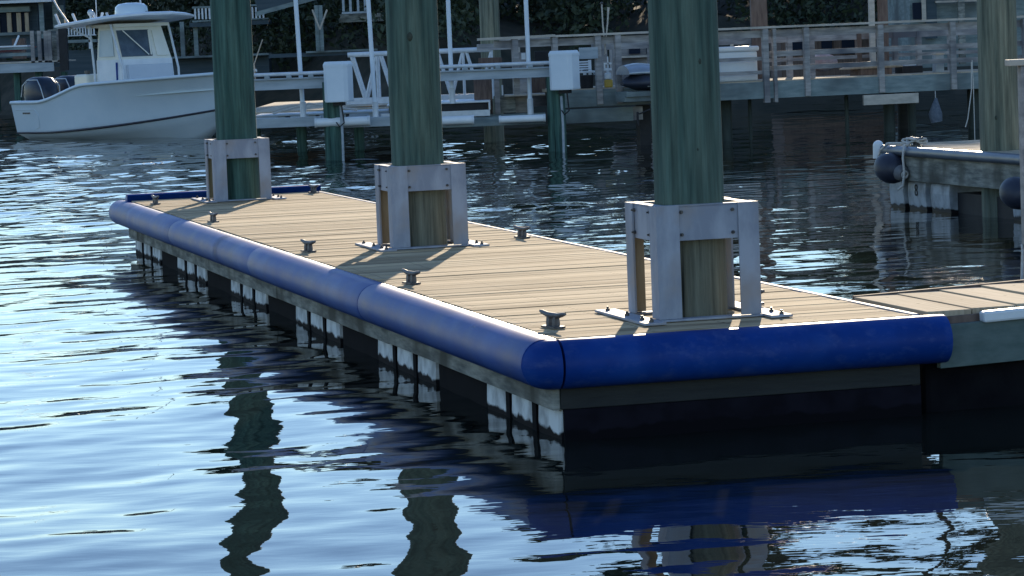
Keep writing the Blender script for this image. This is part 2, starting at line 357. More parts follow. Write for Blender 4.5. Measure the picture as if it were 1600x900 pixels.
# blue bumper tubes: D profile swept along the edge
def fender(p0, p1, inward, r=.118, zc=.370, name='bumper_tube', c0=0, c1=0, rib=None):
    """straight section p0->p1 (v,u), inward = unit vector to the dock; mitre offsets c0,c1"""
    p0 = Vector((*p0, 0)); p1 = Vector((*p1, 0)); d = (p1-p0).normalized(); iw = Vector((*inward, 0))
    prof = [(.062, r-.006), (.03, r-.003)]
    for k in range(0, 15):
        a = math.pi/2+math.pi*k/14; prof.append((math.cos(a)*r, math.sin(a)*r))
    prof += [(.05, -r), (.05, r-.02), (.062, r-.018)]
    m = MB(); L = (p1-p0).length
    ts = [0, .02] + [L*j/12 for j in range(1, 12)] + [L-.02, L]
    rings = []
    for j, t in enumerate(ts):
        q = .985 if j in (0, len(ts)-1) else 1
        wob = 1+.006*math.sin(t*1.7+p0.x*3+p0.y)
        ring = []
        for (a, b) in prof:
            tt = t
            if j == 0: tt = t + c0*(-a)
            if j == len(ts)-1: tt = t - c1*(-a)
            ring.append(p0+d*tt+iw*a*q*wob+Vector((0, 0, zc+b*q)))
        rings.append(ring)
    m.loft(rings, True, True, True)
    return m.build(name, M['blue'], dock)
for (a, b) in ((.0, 3.79), (3.80, 7.65), (7.66, 11.61), (11.62, 15.60)):
    f_ = fender((-.045, b), (-.045, a), (1, 0), r=.118+random.uniform(-.002, .002))
for uu in (9.06, 9.12, 9.20, 14.4):
    m = MB(); rr = .1205
    ring = lambda y: [Vector((-.045-math.sin(t)*rr, y, .370+math.cos(t)*rr)) for t in [math.pi*k/14 for k in range(15)]]
    m.loft([ring(uu), ring(uu+.018)], False, False, True).build('bumper_rib', M['blue'], dock)
fender((.012, -.045), (DW+.112, -.045), (0, 1))
fender((DW+.02, DL+.055), (-.02, DL+.055), (0, -1), zc=.435)
# chamfered corner piece
m = MB(); rings = []
for k in range(3):
    a = R(90)*k/2
    ring = []
    cx = Vector((.0, .0, 0)); dirv = Vector((-math.cos(a), -math.sin(a), 0)); base = cx+dirv*.043
    for (aa, bb) in [(-.04, .117)] + [(math.sin(math.pi*j/12)*.117, math.cos(math.pi*j/12)*.117) for j in range(13)] + [(-.04, -.117)]:
        ring.append(base+dirv*aa+Vector((0, 0, .368+bb)))
    rings.append(ring)
m.loft(rings, True, True, True).build('bumper_corner', M['blue'], dock)

# floats below, with dark blocks for the shade in the gaps
groups = [(0.02, 1.46), (2.63, 4.16), (5.32, 6.86), (8.04, 9.60), (10.88, 12.44), (13.5, 15.18)]
for gi, (a, b) in enumerate(groups):
    n = 3; wf = (b-a-.2)/3
    for k in range(3):
        y0 = a+k*(wf+.1)
        m = MB(); z0, z1 = -.28, .142
        # slightly bulging moulded float with a rounded foot
        prof = [(.03, z1), (.025, .03), (.035, -.12), (.10, z0), (DW-.1, z0), (DW-.035, -.12), (DW-.025, .03), (DW-.03, z1)]
        m.loft([[Vector((p, y, z)) for p, z in prof] for y in (y0, y0+wf)], True, True)
        m.build('float', M['float_shade'] if (gi == 0 and k == 0 and False) else M['float'], dock, bevel=.02)
        if k < 2: MB().box((.018, y0+wf+.012, -.3), (.075, y0+wf+.088, .143)).build('float_strap', M['pitch'], dock)
MB().box((.036, -.008, -.28), (DW+.002, .015, .148)).build('end_shade_sheet', M['float_shade'], dock)  # sheet added over the float ends, coloured as shade
for gi in range(5):
    a = groups[gi][1]+.03; b = groups[gi+1][0]-.03
    MB().box((.035, a, -.28), (DW-.035, b, .144)).build('gap_shade_block', M['pitch'], dock, bevel=.02)  # dark block added so the open gap reads as shade

# pile guides
CS, CH = .5264, .5675
def make_guide():
    """local origin = near-left foot of the cage"""
    m = MB()
    m.box((-.115, -.13, .001), (-.004, CS+.22, .014)); m.box((CS+.004, -.13, .001), (CS+.115, CS+.22, .014))
    m.box((-.004, -.01, .001), (CS+.004, .075, .012)); m.box((-.004, CS-.075, .001), (CS+.004, CS+.01, .012))
    g = m.build('pile_guide', M['alu'], dock, bevel=.003)
    t, w = .012, .118
    wx = {(0, 0): .118, (1, 0): .105, (0, 1): .07, (1, 1): .07}
    for (sx, sy) in ((0, 0), (1, 0), (0, 1), (1, 1)):
        m = MB(); X = lambda a: a if sx == 0 else CS-a; Y = lambda a: a if sy == 0 else CS-a
        wq = wx[(sx, sy)]; pts = [(0, 0), (wq, 0), (wq, t), (t, t), (t, w), (0, w)]
        pts = [(X(a), Y(b)) for a, b in pts]
        if sx != sy: pts = pts[::-1]
        m.loft([[Vector((a, b, z)) for a, b in pts] for z in (.014, CH)], True, True)
        m.build('post', M['alu'], g, bevel=.002)
    z0, z1 = CH-.175, CH-.004; t = .010
    for (lo, hi) in (((w-.03, t+.004, z0), (CS-w+.03, t*2+.004, z1)), ((w-.03, CS-2*t-.004, z0), (CS-w+.03, CS-t-.004, z1)),
                     ((t+.004, w-.03, z0), (2*t+.004, CS-w+.03, z1)), ((CS-2*t-.004, w-.03, z0), (CS-t-.004, CS-w+.03, z1))):
        MB().box(lo, hi).build('rail', M['alu'], g, bevel=.002)
    # top flange ring (catches the sun)
    m = MB()
    m.box((.014, .014, CH-.012), (CS-.014, .06, CH-.001)); m.box((.014, CS-.06, CH-.012), (CS-.014, CS-.014, CH-.001))
    m.box((.014, .062, CH-.012), (.06, CS-.062, CH-.001)); m.box((CS-.06, .062, CH-.012), (CS-.014, CS-.062, CH-.001))
    m.build('top_flange', M['alu'], g)
    MB().box((.016, CS-.040, .015), (.082, CS-.0245, CH-.18)).build('tan_strip', M['tan'], g, bevel=.003)  # tan strip over the rear left post leg
    def bolt(p, ax, r=.009):
        q = Vector(p); a = Vector(ax)
        MB().tube([q, q+a*.012], r, 6).tube([q+a*.012, q+a*.022], r*.55, 6).build('bolt', M['steel'], g)
    for xx in (w+.014, CS-w-.014):
        for zz in (z0+.03, z1-.03): bolt((xx, t+.004, zz), (0, -1, 0)); bolt((t+.004, xx, zz), (-1, 0, 0))
    for yy in (-.09, .06, .32, .66):
        bolt((-.07, yy, .014), (0, 0, 1), .012); bolt((CS+.07, yy, .014), (0, 0, 1), .012)
    return g
G0 = make_guide()
gpos = [(.6464, .4008), (.6602, 6.5309), (.6611, 14.2187)]
G0.location = (gpos[0][0], gpos[0][1], DH)
for gp in gpos[1:]:
    c = copy_tree(G0, dock); c.location = (gp[0], gp[1], DH)

# cleats
def make_cleat(parent, s=1.0):
    m = MB()
    m.box((-.035*s, -.075*s, 0), (.035*s, .075*s, .012*s))
    for yy in (-.035, .035):
        m.loft([[Vector((x*s, (yy+y)*s, z*s)) for x, y in ((-.016, -.016), (.016, -.016), (.016, .016), (-.016, .016))] for z in (.012, .03)] +
               [[Vector((x*s, (yy*1.05+y)*s, .062*s)) for x, y in ((-.012, -.014), (.012, -.014), (.012, .014), (-.012, .014))]], True, True)
    m.tube([(0, -.145*s, .082*s), (0, -.12*s, .078*s), (0, -.06*s, .068*s), (0, 0, .066*s), (0, .06*s, .068*s), (0, .12*s, .078*s), (0, .145*s, .082*s)],
           [.008*s, .012*s, .015*s, .017*s, .015*s, .012*s, .008*s], 8)
    return m.build('cleat', M['cleat'], parent)
c0 = make_cleat(dock, .92)
for i, (v, u) in enumerate(((.13, .48), (.13, 3.62), (.13, 6.84), (.13, 11.0), (.13, 14.4), (1.70, 7.05), (1.72, 14.95), (1.35, 1.05))):
    c = c0 if i == 0 else c0.copy()
    if i: COL.objects.link(c)
    c.location = (v, u, DH+.001)
    c.rotation_euler = (0, 0, .15+random.uniform(-.06, .06))

# ---------------------------------------------------------------- tall piles
def pile(name, p, z0, z1, r0, r1, m, label, cat='piling', group=None, lean=(0, 0), n=40, knots=()):
    t = thing(name, label, cat, (p[0], p[1], 0), 0, group)
    mbb = MB(); rings = []
    ph = random.random()*6
    nz = 26
    for i in range(nz+1):
        s = i/nz; z = z0+(z1-z0)*s; r = r0+(r1-r0)*s
        ring = []
        for k in range(n):
            a = 2*math.pi*k/n
            rr = r*(1+.012*math.sin(3*a+ph+z*.3)+.008*math.sin(7*a+2*ph)+.006*math.sin(z*2.1+ph+a)+random.uniform(-.004, .004))
            ring.append(Vector((lean[0]*z+math.cos(a)*rr, lean[1]*z+math.sin(a)*rr, z)))
        rings.append(ring)
    mbb.loft(rings, True, True, True)
    mbb.build('shaft', m, t)
    for (a, z, s) in knots:
        q = Vector((lean[0]*z+math.cos(a)*(r0-s*.72), lean[1]*z+math.sin(a)*(r0-s*.72), z))
        MB().ball(q, s, 10, 6, (.8, .8, 1.3)).build('knot', M['knot'], t)
    return t
gp = 'tall pilings standing through the pile guides'
pc = [D(gpos[i][0]+CS/2+dx, gpos[i][1]+CS/2, 0) for i, dx in enumerate((-.005, -.01, .0))]
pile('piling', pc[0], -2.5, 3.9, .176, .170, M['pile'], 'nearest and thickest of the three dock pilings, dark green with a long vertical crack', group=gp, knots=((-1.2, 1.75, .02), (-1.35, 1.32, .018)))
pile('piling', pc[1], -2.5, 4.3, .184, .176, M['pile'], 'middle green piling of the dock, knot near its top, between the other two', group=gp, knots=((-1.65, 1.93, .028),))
pile('piling', pc[2], -2.5, 4.6, .192, .186, M['pile_far'], 'farthest teal green piling at the far end of the dock, in front of the boat', group=gp)

# ================================================================= SIDE WALKWAY (right)
wk = thing('walkway', 'plank walkway joining the dock at the right edge, boards lying lengthwise, with white rub strip', 'walkway', D(DW+.03, -.0, 0), TH)
# local x along W, y along L ; slight rise to the right
def WZ(x): return .487+.030*x
m = MB(); x = .045
while x < 4.2:
    ya, yb = .06, 1.06
    z = WZ(x+.1)+random.uniform(-.002, .002)
    m.box((x, ya, z-.04), (x+.229, yb, z)); x += .235
m.build('deck', M['deck2'], wk, bevel=.003)
MB().bar((.05, 1.08, WZ(0)-.02), (4.2, 1.08, WZ(4.2)-.02), .03, .06).build('edge_board', M['brown_wood'], wk)
MB().bar((.075, .02, WZ(0)-.163), (4.2, .02, WZ(4.2)-.165), .05, .21).build('side_beam', mat('green_side_board', (.07, .11, .10), (.12, .16, .15), .8, 3, (2, 1, 5), bump=.3), wk, bevel=.003)
MB().bar((.03, .055, WZ(0)-.05), (4.2, .055, WZ(4.2)-.05), .05, .05).build('nailer', M['brown_wood'], wk)
MB().bar((.30, .0, WZ(0)-.03), (4.2, .0, WZ(4.2)-.03), .07, .055).build('rub_strip', M['white'], wk, bevel=.012)
MB().box((.035, .10, -.3), (4.2, 1.0, .24)).build('float', M['pitch'], wk, bevel=.03)

# post with capped rail at the right edge
P = PX(1618, 440, 17.2)
t = thing('railing_post', 'pale wooden post with a flat white cap at the far right edge beyond the walkway', 'post', (P.x, P.y, 0))
MB().box((-.062, -.06, -1), (.062, .06, 1.63)).build('post', M['grey_wood'], t, bevel=.004)
MB().bar((-.13, 0, 1.65), (.5, 0, 1.65), .14, .035).build('cap', M['lit_wood'], t, bevel=.004)
MB().tube([(-.07, -.04, 0), (-.09, -.05, .35), (-.075, -.04, .6), (-.07, 0, .63)], .008, 6).build('hook', M['rope'], t)

# ================================================================= SECOND DOCK (right, middle distance)
P2 = PZ(1367, 227, .633)
dk = thing('floating_dock', 'smaller floating dock at the right, grey side beam, round white corner cap, hanging navy buoys', 'dock', (P2.x, P2.y, 0), TH)
Z2 = .633
m = MB(); y = -6.5
while y < -.02: m.box((.05, y+.004, Z2-.04), (2.9, y+.183, Z2+random.uniform(-.002, .002))); y += .1875
m.build('deck', M['fdeck'], dk)
MB().box((.06, -6.5, .29), (.105, -.06, Z2-.042)).build('side_beam', M['stringer'], dk, bevel=.004)
MB().box((.106, -.06, .29), (2.9, -.015, Z2-.042)).build('end_beam', M['stringer'], dk, bevel=.004)
MB().tube([(.035, -.1, Z2-.045), (.035, -6.5, Z2-.045)], .052, 12).build('edge_bumper', mat('grey_rubber', (.06, .075, .10), (.10, .12, .15), .4, 4), dk)
MB().tube([(-.01, -.12, Z2-.13), (-.01, -.12, Z2+.005)], [.058, .055], 18).ball((-.01, -.12, Z2-.0), .055).tube([(.02, -.10, Z2-.06), (.45, .03, Z2-.05)], .05, 12).build('corner_cap', M['white'], dk, bevel=.01)
ends = [(-.09, -.47), (-.60, -1.06), (-1.20, -1.68), (-3.2, -3.7), (-3.9, -4.4)]
for (a, b) in ends:
    m = MB()
    prof = [(.12, .285), (.11, .18), (.12, .05), (.16, -.2), (2.7, -.2), (2.78, .05), (2.8, .28)]
    m.loft([[Vector((p, y, z)) for p, z in prof] for y in (b, a)], True, True).build('float', M['float2'] if 'float2' in M else M.setdefault('float2', growth_mat('float2_plastic', (.42, .45, .47), (.012, .010, .012), .035)), dk, bevel=.03)
MB().box((.2, -3.2, .0-.2), (2.6, -.2, .2)).build('inner_tub', M['black'], dk)
# number painted on the middle float
cu = bpy.data.curves.new('t', 'FONT'); cu.body = '8'; cu.size = .17; cu.extrude = .002; cu.align_x = 'CENTER'; cu.align_y = 'CENTER'
to = bpy.data.objects.new('t', cu); COL.objects.link(to)
dg = bpy.context.evaluated_depsgraph_get(); me = bpy.data.meshes.new_from_object(to.evaluated_get(dg)); bpy.data.objects.remove(to)
me.materials.clear(); me.materials.append(M['black'])
o = bpy.data.objects.new('number_mark', me); COL.objects.link(o); o.parent = dk
o.location = (.106, -.83, .19); o.rotation_euler = (R(90), 0, R(-90)); 
cl = make_cleat(dk, 1.1); cl.location = (.16, -.75, Z2)
# rope coiled on the cleat and hanging over the edge
rp = thing('mooring_rope', 'pale rope tangled on the cleat and hanging down to the navy buoy', 'rope', tuple(dk.location), TH)
m = MB(); pts = []
for k in range(90):
    a = k*.55; pts.append((.16+.055*math.cos(a)+.02*math.sin(a*.37), -.72+.17*math.sin(a*.83)+.03*math.cos(a*2.1), Z2+.03+.05*abs(math.sin(a*.61))))
m.tube(pts, .011, 6)
m.tube([(.10, -.72, Z2+.03), (-.02, -.85, Z2+.02), (-.045, -.88, Z2-.1), (-.05, -.92, Z2-.25), (-.06, -.90, Z2-.38), (-.09, -.84, Z2-.42)], .013, 6)
m.tube([(.10, -.60, Z2+.03), (-.0, -.38, Z2+.03), (-.06, -.30, Z2-.04), (-.08, -.28, Z2-.13), (-.06, -.22, Z2-.16)], .013, 6)
m.tube([(-.07, -.28, Z2-.13), (-.10, -.36, Z2-.20)], .018, 6)
m.tube([(.05, -.2, Z2+.02), (.10, -.35, Z2+.025), (.14, -.5, Z2+.03)], .012, 6)
m.build('rope_coil', M['rope'], rp)
def buoy(c, r, label, grp='navy buoys hung along the second dock'):
    t = thing('buoy', label, 'buoy', tuple(c), 0, grp)
    ax = Vector((.42, -.86, -.22)).normalized(); q = ax.to_track_quat('Z', 'Y').to_matrix()
    m = MB(); rings = []
    for k in range(15):
        s = k/14; a = math.pi*s; rr = r*math.sin(a)**.85*(1-.12*s) if 0 < s < 1 else .001; rings.append([q @ Vector((math.cos(2*math.pi*j/20)*rr, math.sin(2*math.pi*j/20)*rr, -math.cos(a)*r*1.18)) for j in range(20)])
    m.loft(rings, True, False, True).build('body', M['navy'], t)
    m = MB(); e = r*1.06
    m.tube([q @ Vector((0, 0, e)), q @ Vector((0, 0, e+.05)), q @ Vector((0, 0, e+.08))], [r*.50, r*.46, r*.34], 16)
    en = m.build('end_boss', M['buoy_end'], t)
    m = MB(); m.tube([q @ Vector((math.cos(a)*r*.2, math.sin(a)*r*.2, e+.085)) for a in [k*math.pi/8 for k in range(17)]], .012, 6); m.build('eye_ring', M['rope'], en)
buoy(PX(1392, 263, P2.y-.55), .165, 'navy blue buoy roped to the white corner cap of the right dock')
buoy(PX(1590, 302, 27.6), .155, 'navy buoy half hidden by the post at the right picture edge')
pile('piling', PX(1563, 236, 29.4), -2.5, 4.2, .191, .185, M['pile_grey'], 'weathered grey-green piling standing in the smaller right-hand dock', knots=((-1.9, .95, .02),))

# ================================================================= CENTRE-CONSOLE BOAT
M['hull'] = mat('white_gelcoat', (.56, .66, .72), (.62, .71, .76), .3, 1.5, coat=.3)
M['cream'] = mat('cream_gelcoat', (.74, .72, .60), (.82, .79, .68), .45, 2)
M['window'] = mat('clear_vinyl_window', (.035, .055, .075), (.08, .11, .13), .25, 4, spec=.8)
M['stripe'] = mat('dark_stripe', (.015, .015, .03), rough=.4)
M['cowl'] = mat('navy_cowling', (.012, .022, .045), (.02, .035, .06), .35, 3, coat=.1, spec=.3)
M['silver'] = mat('silver_trim', (.5, .55, .58), rough=.35, metal=.3)
YAW = R(-49)
bc = PX(23, 217, 69.3)
fx, fy = math.cos(YAW), math.sin(YAW)      # bow direction
px_, py_ = -fy, fx                          # port direction
S = (bc.x + px_*1.2, bc.y + py_*1.2, 0)
bt = thing('motorboat', 'white centre-console motorboat with hardtop and twin outboards moored behind the far end of the dock', 'boat', S, YAW)
BL = 7.6
def st(s):
    """station s 0..1 -> sheer half beam, sheer z, chine half beam, chine z, keel z, rake"""
    hb = 1.26*(1-max(0, (s-.42)/.58)**2.3); sz = .86+.34*min(1, max(0, (s-.13)/.27))**2*(3-2*min(1, max(0, (s-.13)/.27))) + .30*max(0, s-.3)**1.1
    cb = 1.12*(1-max(0, (s-.25)/.75)**1.7); cz = .15+.62*max(0, s-.12)**1.6; kz = -.42+.98*max(0, (s-.62)/.38)**2.2
    return max(hb, .012), sz, max(cb, .008), cz, min(kz, cz-.02)
def hull_pt(s, t, side):
    """t 0 sheer .. 1 chine .. 2 keel"""
    hb, sz, cb, cz, kz = st(s)
    xs_, xc, xk = s*BL, s*BL*(1-.075*s), s*BL*(1-.13*s)
    if t <= 1:
        fl = t-.16*math.sin(math.pi*t)*(-1 if s < .3 else 1)*min(1, abs(s-.3)*2.4)
        return Vector((xs_+(xc-xs_)*t, side*-(hb+(cb-hb)*(t+.28*s*math.sin(math.pi*t))), sz+(cz-sz)*t))
    q = t-1
    return Vector((xc+(xk-xc)*q, side*-(cb*(1-q)), cz+(kz-cz)*q))
m = MB(); rings = []
TT = [0, .03, .1, .2, .35, .5, .65, .8, .9, 1.0, 1.25, 1.6, 2.0]
for i in range(41):
    s = i/40; rings.append([hull_pt(s, t, 1) for t in TT] + [hull_pt(s, t, -1) for t in TT[-2::-1]])
m.loft(rings, False, False, True); m.add(rings[0], [tuple(range(len(rings[0])-1, -1, -1))])
hull = m.build('hull', M['hull'], bt)
for sd_ in (1, -1):
    m = MB(); r_ = []
    for i in range(41):
        s = i/40; a = hull_pt(s, .96, sd_); b = hull_pt(s, 1.0, sd_); o_ = Vector((0, -sd_*.012, 0)); r_.append([a+o_, b+o_+Vector((0, -sd_*.012, 0)), b+Vector((0, 0, -.012)), a])
    m.loft(r_, True, True, True).build('chine_stripe', M['stripe'], hull)
    m = MB(); r_ = []
    for i in range(41):
        s = i/40; hb, sz, *_ = st(s); r_.append([Vector((s*BL, -sd_*(hb+.022), sz-.05)), Vector((s*BL, -sd_*(hb+.03), sz-.01)), Vector((s*BL, -sd_*(hb+.01), sz+.02)), Vector((s*BL, -sd_*max(hb-.2, 0), sz+.022)), Vector((s*BL, -sd_*max(hb-.2, 0), sz-.02))])
    m.loft(r_, True, True, True).build('gunwale', M['hull'], hull)
m = MB(); dk_ = []
for i in range(31):
    s = .02+i/31*.96; hb, sz, *_ = st(s); dk_.append([Vector((s*BL, -max(hb-.2, 0), sz-.35)), Vector((s*BL, max(hb-.2, 0), sz-.35))])
m.loft(dk_, False, False).build('cockpit_floor', M['cream'], bt)
# shaped recess line and faint unreadable mark near the stern
m = MB(); pts = []
for (a, b) in ((.02, .25), (.12, .25), (.135, .4), (.13, .8), (.10, .9)):
    q = hull_pt(a, b, 1); pts.append(q+Vector((0, -.004, 0)))
m.tube(pts, .007, 6).build('hull_crease', M['hull'], hull)
m = MB(); a = hull_pt(.055, .36, 1); b = hull_pt(.095, .36, 1)
for k in range(6):
    q = a+(b-a)*(k/6); m.box((q.x, q.y-.012, q.z-.02+.003*(k % 2)), (q.x+.04, q.y-.004, q.z+.015))
m.build('name_mark', M['stripe'], hull)
# outboards
def outboard(y):
    m = MB(); rings = []; sh = .12
    for (x0, x1, w, z) in ((-.58, .14, .15, .66), (-.70, .22, .24, .80), (-.74, .22, .27, 1.0), (-.68, .16, .265, 1.22), (-.54, .02, .22, 1.36), (-.40, -.12, .14, 1.395)):
        cx = (x0+x1)/2; hx = (x1-x0)/2
        rings.append([Vector((cx+hx*math.copysign(abs(math.cos(a))**.6, math.cos(a)), y+w*math.copysign(abs(math.sin(a))**.6, math.sin(a)), z)) for a in [2*math.pi*k/20 for k in range(20)]])
    c = m.loft(rings, True, True, True).build('outboard_motor', M['cowl'], bt)
    for sgn in (-1, 1):
        MB().tube([(.20, y+sgn*.21, .86), (.12, y+sgn*.255, 1.18), (-.04, y+sgn*.225, 1.33), (-.46, y+sgn*.225, 1.33), (-.64, y+sgn*.245, 1.20), (-.72, y+sgn*.24, .95)], .013, 6).build('cowl_trim', M['silver'], c)
    MB().box((-.50, y-.09, -.35), (-.22, y+.09, .62)).build('leg', M['cowl'], c)
    MB().box((-.25, y-.16, .3), (.02, y+.16, .62)).build('bracket', M['black'], c)
outboard(-.38); outboard(.38)
for o_ in bt.children:
    if o_.name.startswith('outboard_motor'): o_.location.x = .16
# console, tower, hardtop
def frus(x0, x1, y0, y1, z0, z1, dx0=0, dx1=0, dy=0):
    return [[Vector((x0, y0, z0)), Vector((x1, y0, z0)), Vector((x1, y1, z0)), Vector((x0, y1, z0))],
            [Vector((x0+dx0, y0+dy, z1)), Vector((x1+dx1, y0+dy, z1)), Vector((x1+dx1, y1-dy, z1)), Vector((x0+dx0, y1-dy, z1))]]
CX0, CX1, CY, CYP = 2.52, 3.66, .62, .78
cons = MB().loft(frus(CX0, CX1, -CY, CYP, .5, 1.72, 0, -.12, .03), True, True).build('console', M['white'], bt, bevel=.04)
MB().box((1.45, -.5, .5), (2.0, .5, 1.42)).build('leaning_seat', M['cream'], bt, bevel=.06)
MB().tube([(1.72, -.3, 1.42), (1.72, -.3, 1.5)], .06, 10).tube([(1.5, -.52, 1.05), (1.95, -.52, 1.05)], .02, 8).build('seat_fitting', M['steel'], bt)
enc = MB().loft(frus(CX0+.02, CX1-.14, -CY+.04, CYP-.04, 1.72, 2.44, .04, -.28, .05), True, True).build('upper_enclosure', M['cream'], bt, bevel=.02)
def panel(pts, m_, name, par, off):
    pts = [Vector(p) for p in pts]; n = (pts[1]-pts[0]).cross(pts[2]-pts[0]).normalized()*off
    mm = MB(); mm.loft([[p for p in pts], [p+n for p in pts]], True, True); return mm.build(name, m_, par)
MB().box((CX1-.10, -.50, .62), (CX1+.006, .66, 1.60)).build('front_door', mat('pale_grey_gelcoat', (.50, .56, .63), (.55, .61, .67), .4, 2), cons, bevel=.01)
MB().box((CX1-.32, -CY-.008, .55), (CX1-.29, -CY+.03, 1.66)).build('blue_strip', M['blue'], cons)
# front face (towards the bow)
xf0, xf1, zf0, zf1 = CX1-.14, CX1-.42, 1.72, 2.44
def FF(y, s): return Vector((xf0+(xf1-xf0)*s+.006, y, zf0+(zf1-zf0)*s))
w_ = panel([FF(-.56, .08), FF(.24, .08), FF(.30, .88), FF(-.54, .88)], M['window'], 'front_window', enc, .012)
panel([FF(.36, .08), FF(.68, .08), FF(.62, .85), FF(.38, .85)], M['cream'], 'front_panel', enc, .02)
MB().bar(FF(-.38, .88)+Vector((.02, 0, 0)), FF(.14, .12)+Vector((.03, 0, 0)), .035, .02).bar(FF(.29, .86)+Vector((.02, 0, 0)), FF(.20, .12)+Vector((.03, 0, 0)), .03, .02).build('window_strap', M['cream'], enc)
def SF(x, s): return Vector((x+.02*s, -CY+.035+.05*s-.004, 1.72+.72*s))
panel([SF(CX0+.14, .1), SF(CX1-.42, .1), SF(CX1-.55, .9), SF(CX0+.14, .9)], mat('milky_vinyl', (.42, .50, .52), (.5, .57, .58), .3, 3), 'side_window', enc, .012)
for (x, y, xt, yt) in ((CX0+.05, -.66, CX0-.02, -.70), (CX1+.0, -.64, CX1-.40, -.66), (CX0+.05, .84, CX0-.02, .88), (CX1+.0, .82, CX1-.40, .86)):
    MB().tube([(x, y, .5), (x-.02, y, 1.5), (xt, yt, 2.49)], .026, 8).build('top_leg', M['white_metal'], bt)
for y in (-.69, .69):
    MB().tube([(CX0+.03, y, 2.20), (CX0-.4, y*1.1, 2.36), (CX0-.75, y*1.15, 2.50)], .02, 8).build('top_brace', M['white_metal'], bt)
m = MB(); rr = []
for z, q in ((2.48, .95), (2.51, 1.0), (2.55, 1.0), (2.58, .94)):
    rr.append([Vector((2.72+(1.05*q+.12*(abs(b) < .4)*(a > 0))*a+0, 1.24*q*b+.10, z+.03+.05*(1-b*b)+.07*a)) for a, b in ((-1, -.8), (-.9, -1), (0, -1), (.85, -1), (1, -.8), (1.12, -.3), (1.12, .3), (1, .8), (.85, 1), (0, 1), (-.9, 1), (-1, .8), (-1.05, 0))])
top = m.loft(rr, True, True, False).build('hardtop', M['white'], bt)
MB().loft(frus(2.2, 3.3, -.6, .85, 2.43, 2.50), True, True).build('top_liner', M['cream'], top)
m = MB(); m.tube([(2.95, .12, 2.62), (2.95, .12, 2.72), (2.95, .12, 2.87), (2.95, .12, 2.93), (2.95, .12, 2.955)], [.36, .37, .35, .28, .12], 24); m.build('radar_dome', M['hull'], bt)
for k in range(5):
    y = -.9+k*.45; MB().tube([(1.62, y, 2.55), (1.47, y, 2.77)], .03, 8).build('rod_holder', M['white_metal'], top)
MB().tube([(2.1, -.98, 2.57), (1.9, -1.1, 2.90), (1.0, -1.5, 4.6), (.5, -1.7, 5.8)], .02, 6).build('outrigger', M['white_metal'], bt)
MB().tube([(2.1, .98, 2.57), (1.9, 1.1, 2.90), (1.0, 1.5, 4.6), (.5, 1.7, 5.8)], .02, 6).build('outrigger', M['white_metal'], bt)
MB().tube([(2.2, -.3, 2.58), (2.2, -.3, 4.2)], .012, 6).build('antenna', M['white_metal'], bt)
MB().tube([(2.35, -.55, 2.58), (2.35, -.55, 2.71)], .03, 8).ball((2.35, -.55, 2.77), .075).build('search_lamp', M['silver'], bt)
MB().box((2.2, -.38, 2.58), (2.32, -.22, 2.65)).bar((2.26, -.38, 2.65), (2.26, -.42, 2.77), .05, .04).bar((2.26, -.22, 2.65), (2.26, -.18, 2.77), .05, .04).build('horn', M['white'], bt)
MB().tube([(3.3, .3, 2.59), (3.3, .3, 2.75)], .05, 8).build('camera_dome', M['black'], bt)
MB().tube([PX(400, 140, 61), PX(397, 100, 61), PX(410, 62, 60.8)], .012, 6).build('fishing_rod', M['lit_wood'], bt, world=True)

# ================================================================= BOAT LIFTS (middle)
LD = 50.0
def pile_px(x0, x1, ytop, d, label, group, m=None, name='lift_piling', cat='piling'):
    c = PX((x0+x1)/2, ytop, d); r = (x1-x0)/2*d/4800
    return pile(name, (c.x, c.y), -2.5, c.z, r*1.03, r, m or M['pile_far'], label, cat, group, n=20)
gl = 'dark pilings carrying the lift motor boxes'
pile_px(503, 530, 128, LD, 'dark teal piling under the left motor box', gl)
pile_px(853, 881, 120, LD, 'dark teal piling under the right motor box', gl)
def motor_box(x0, x1, y0, y1, d, rz, label):
    a = PX(x0, y1, d-.25); b = PX(x1, y0, d-.25); w = (b.x-a.x)*.86; h = b.z-a.z; c = PX((x0+x1)/2, y1, d-.25)
    t = thing('motor_box', label, 'box', (c.x, c.y, a.z), rz, 'white lift motor boxes')
    m = MB(); dd = .34
    oc = lambda q, z: [Vector((x*q, y*q, z)) for x, y in ((-w/2, -dd/2+.06), (-w/2+.06, -dd/2), (w/2-.06, -dd/2), (w/2, -dd/2+.06), (w/2, dd/2), (-w/2, dd/2))]
    m.loft([oc(.97, 0), oc(1, .02), oc(1, h*.86)], True, True).build('cover', M['box_white'], t, bevel=.008)
    m = MB(); m.loft([oc(1.03, h*.86+.001), oc(1.03, h*.93), oc(.9, h)], True, True).build('lid', M['box_white'], t, bevel=.008)
    MB().box((-w*.2, -.05, -.06), (w*.2, .1, .0)).build('gland', M['black'], t)
    MB().tube([(w*.1, 0, -.03), (w*.16, -.02, -.2), (w*.22, -.05, -.34), (w*.05, -.08, -.40), (-w*.1, -.05, -.33)], .012, 6).build('cable', M['black'], t)
    return t
motor_box(508, 551, 95, 160, LD, R(-14), 'white plastic motor box on the left lift piling')
motor_box(860, 904, 78, 141, LD, R(-26), 'white plastic motor box on the right lift piling, turned a little')
for (x, yt, lb) in ((532, 160, 'left'), (877, 150, 'right')):
    a = PX(x, yt, LD-.2)
    t = thing('conduit', f'thin grey conduit running down beside the {lb} lift piling', 'pipe', (a.x, a.y, 0), 0, 'grey conduits on the lift pilings')
    MB().tube([(0, 0, -.5), (.01, 0, .4), (0, 0, a.z)], .022, 8).build('pipe', M['grey_beam'], t)
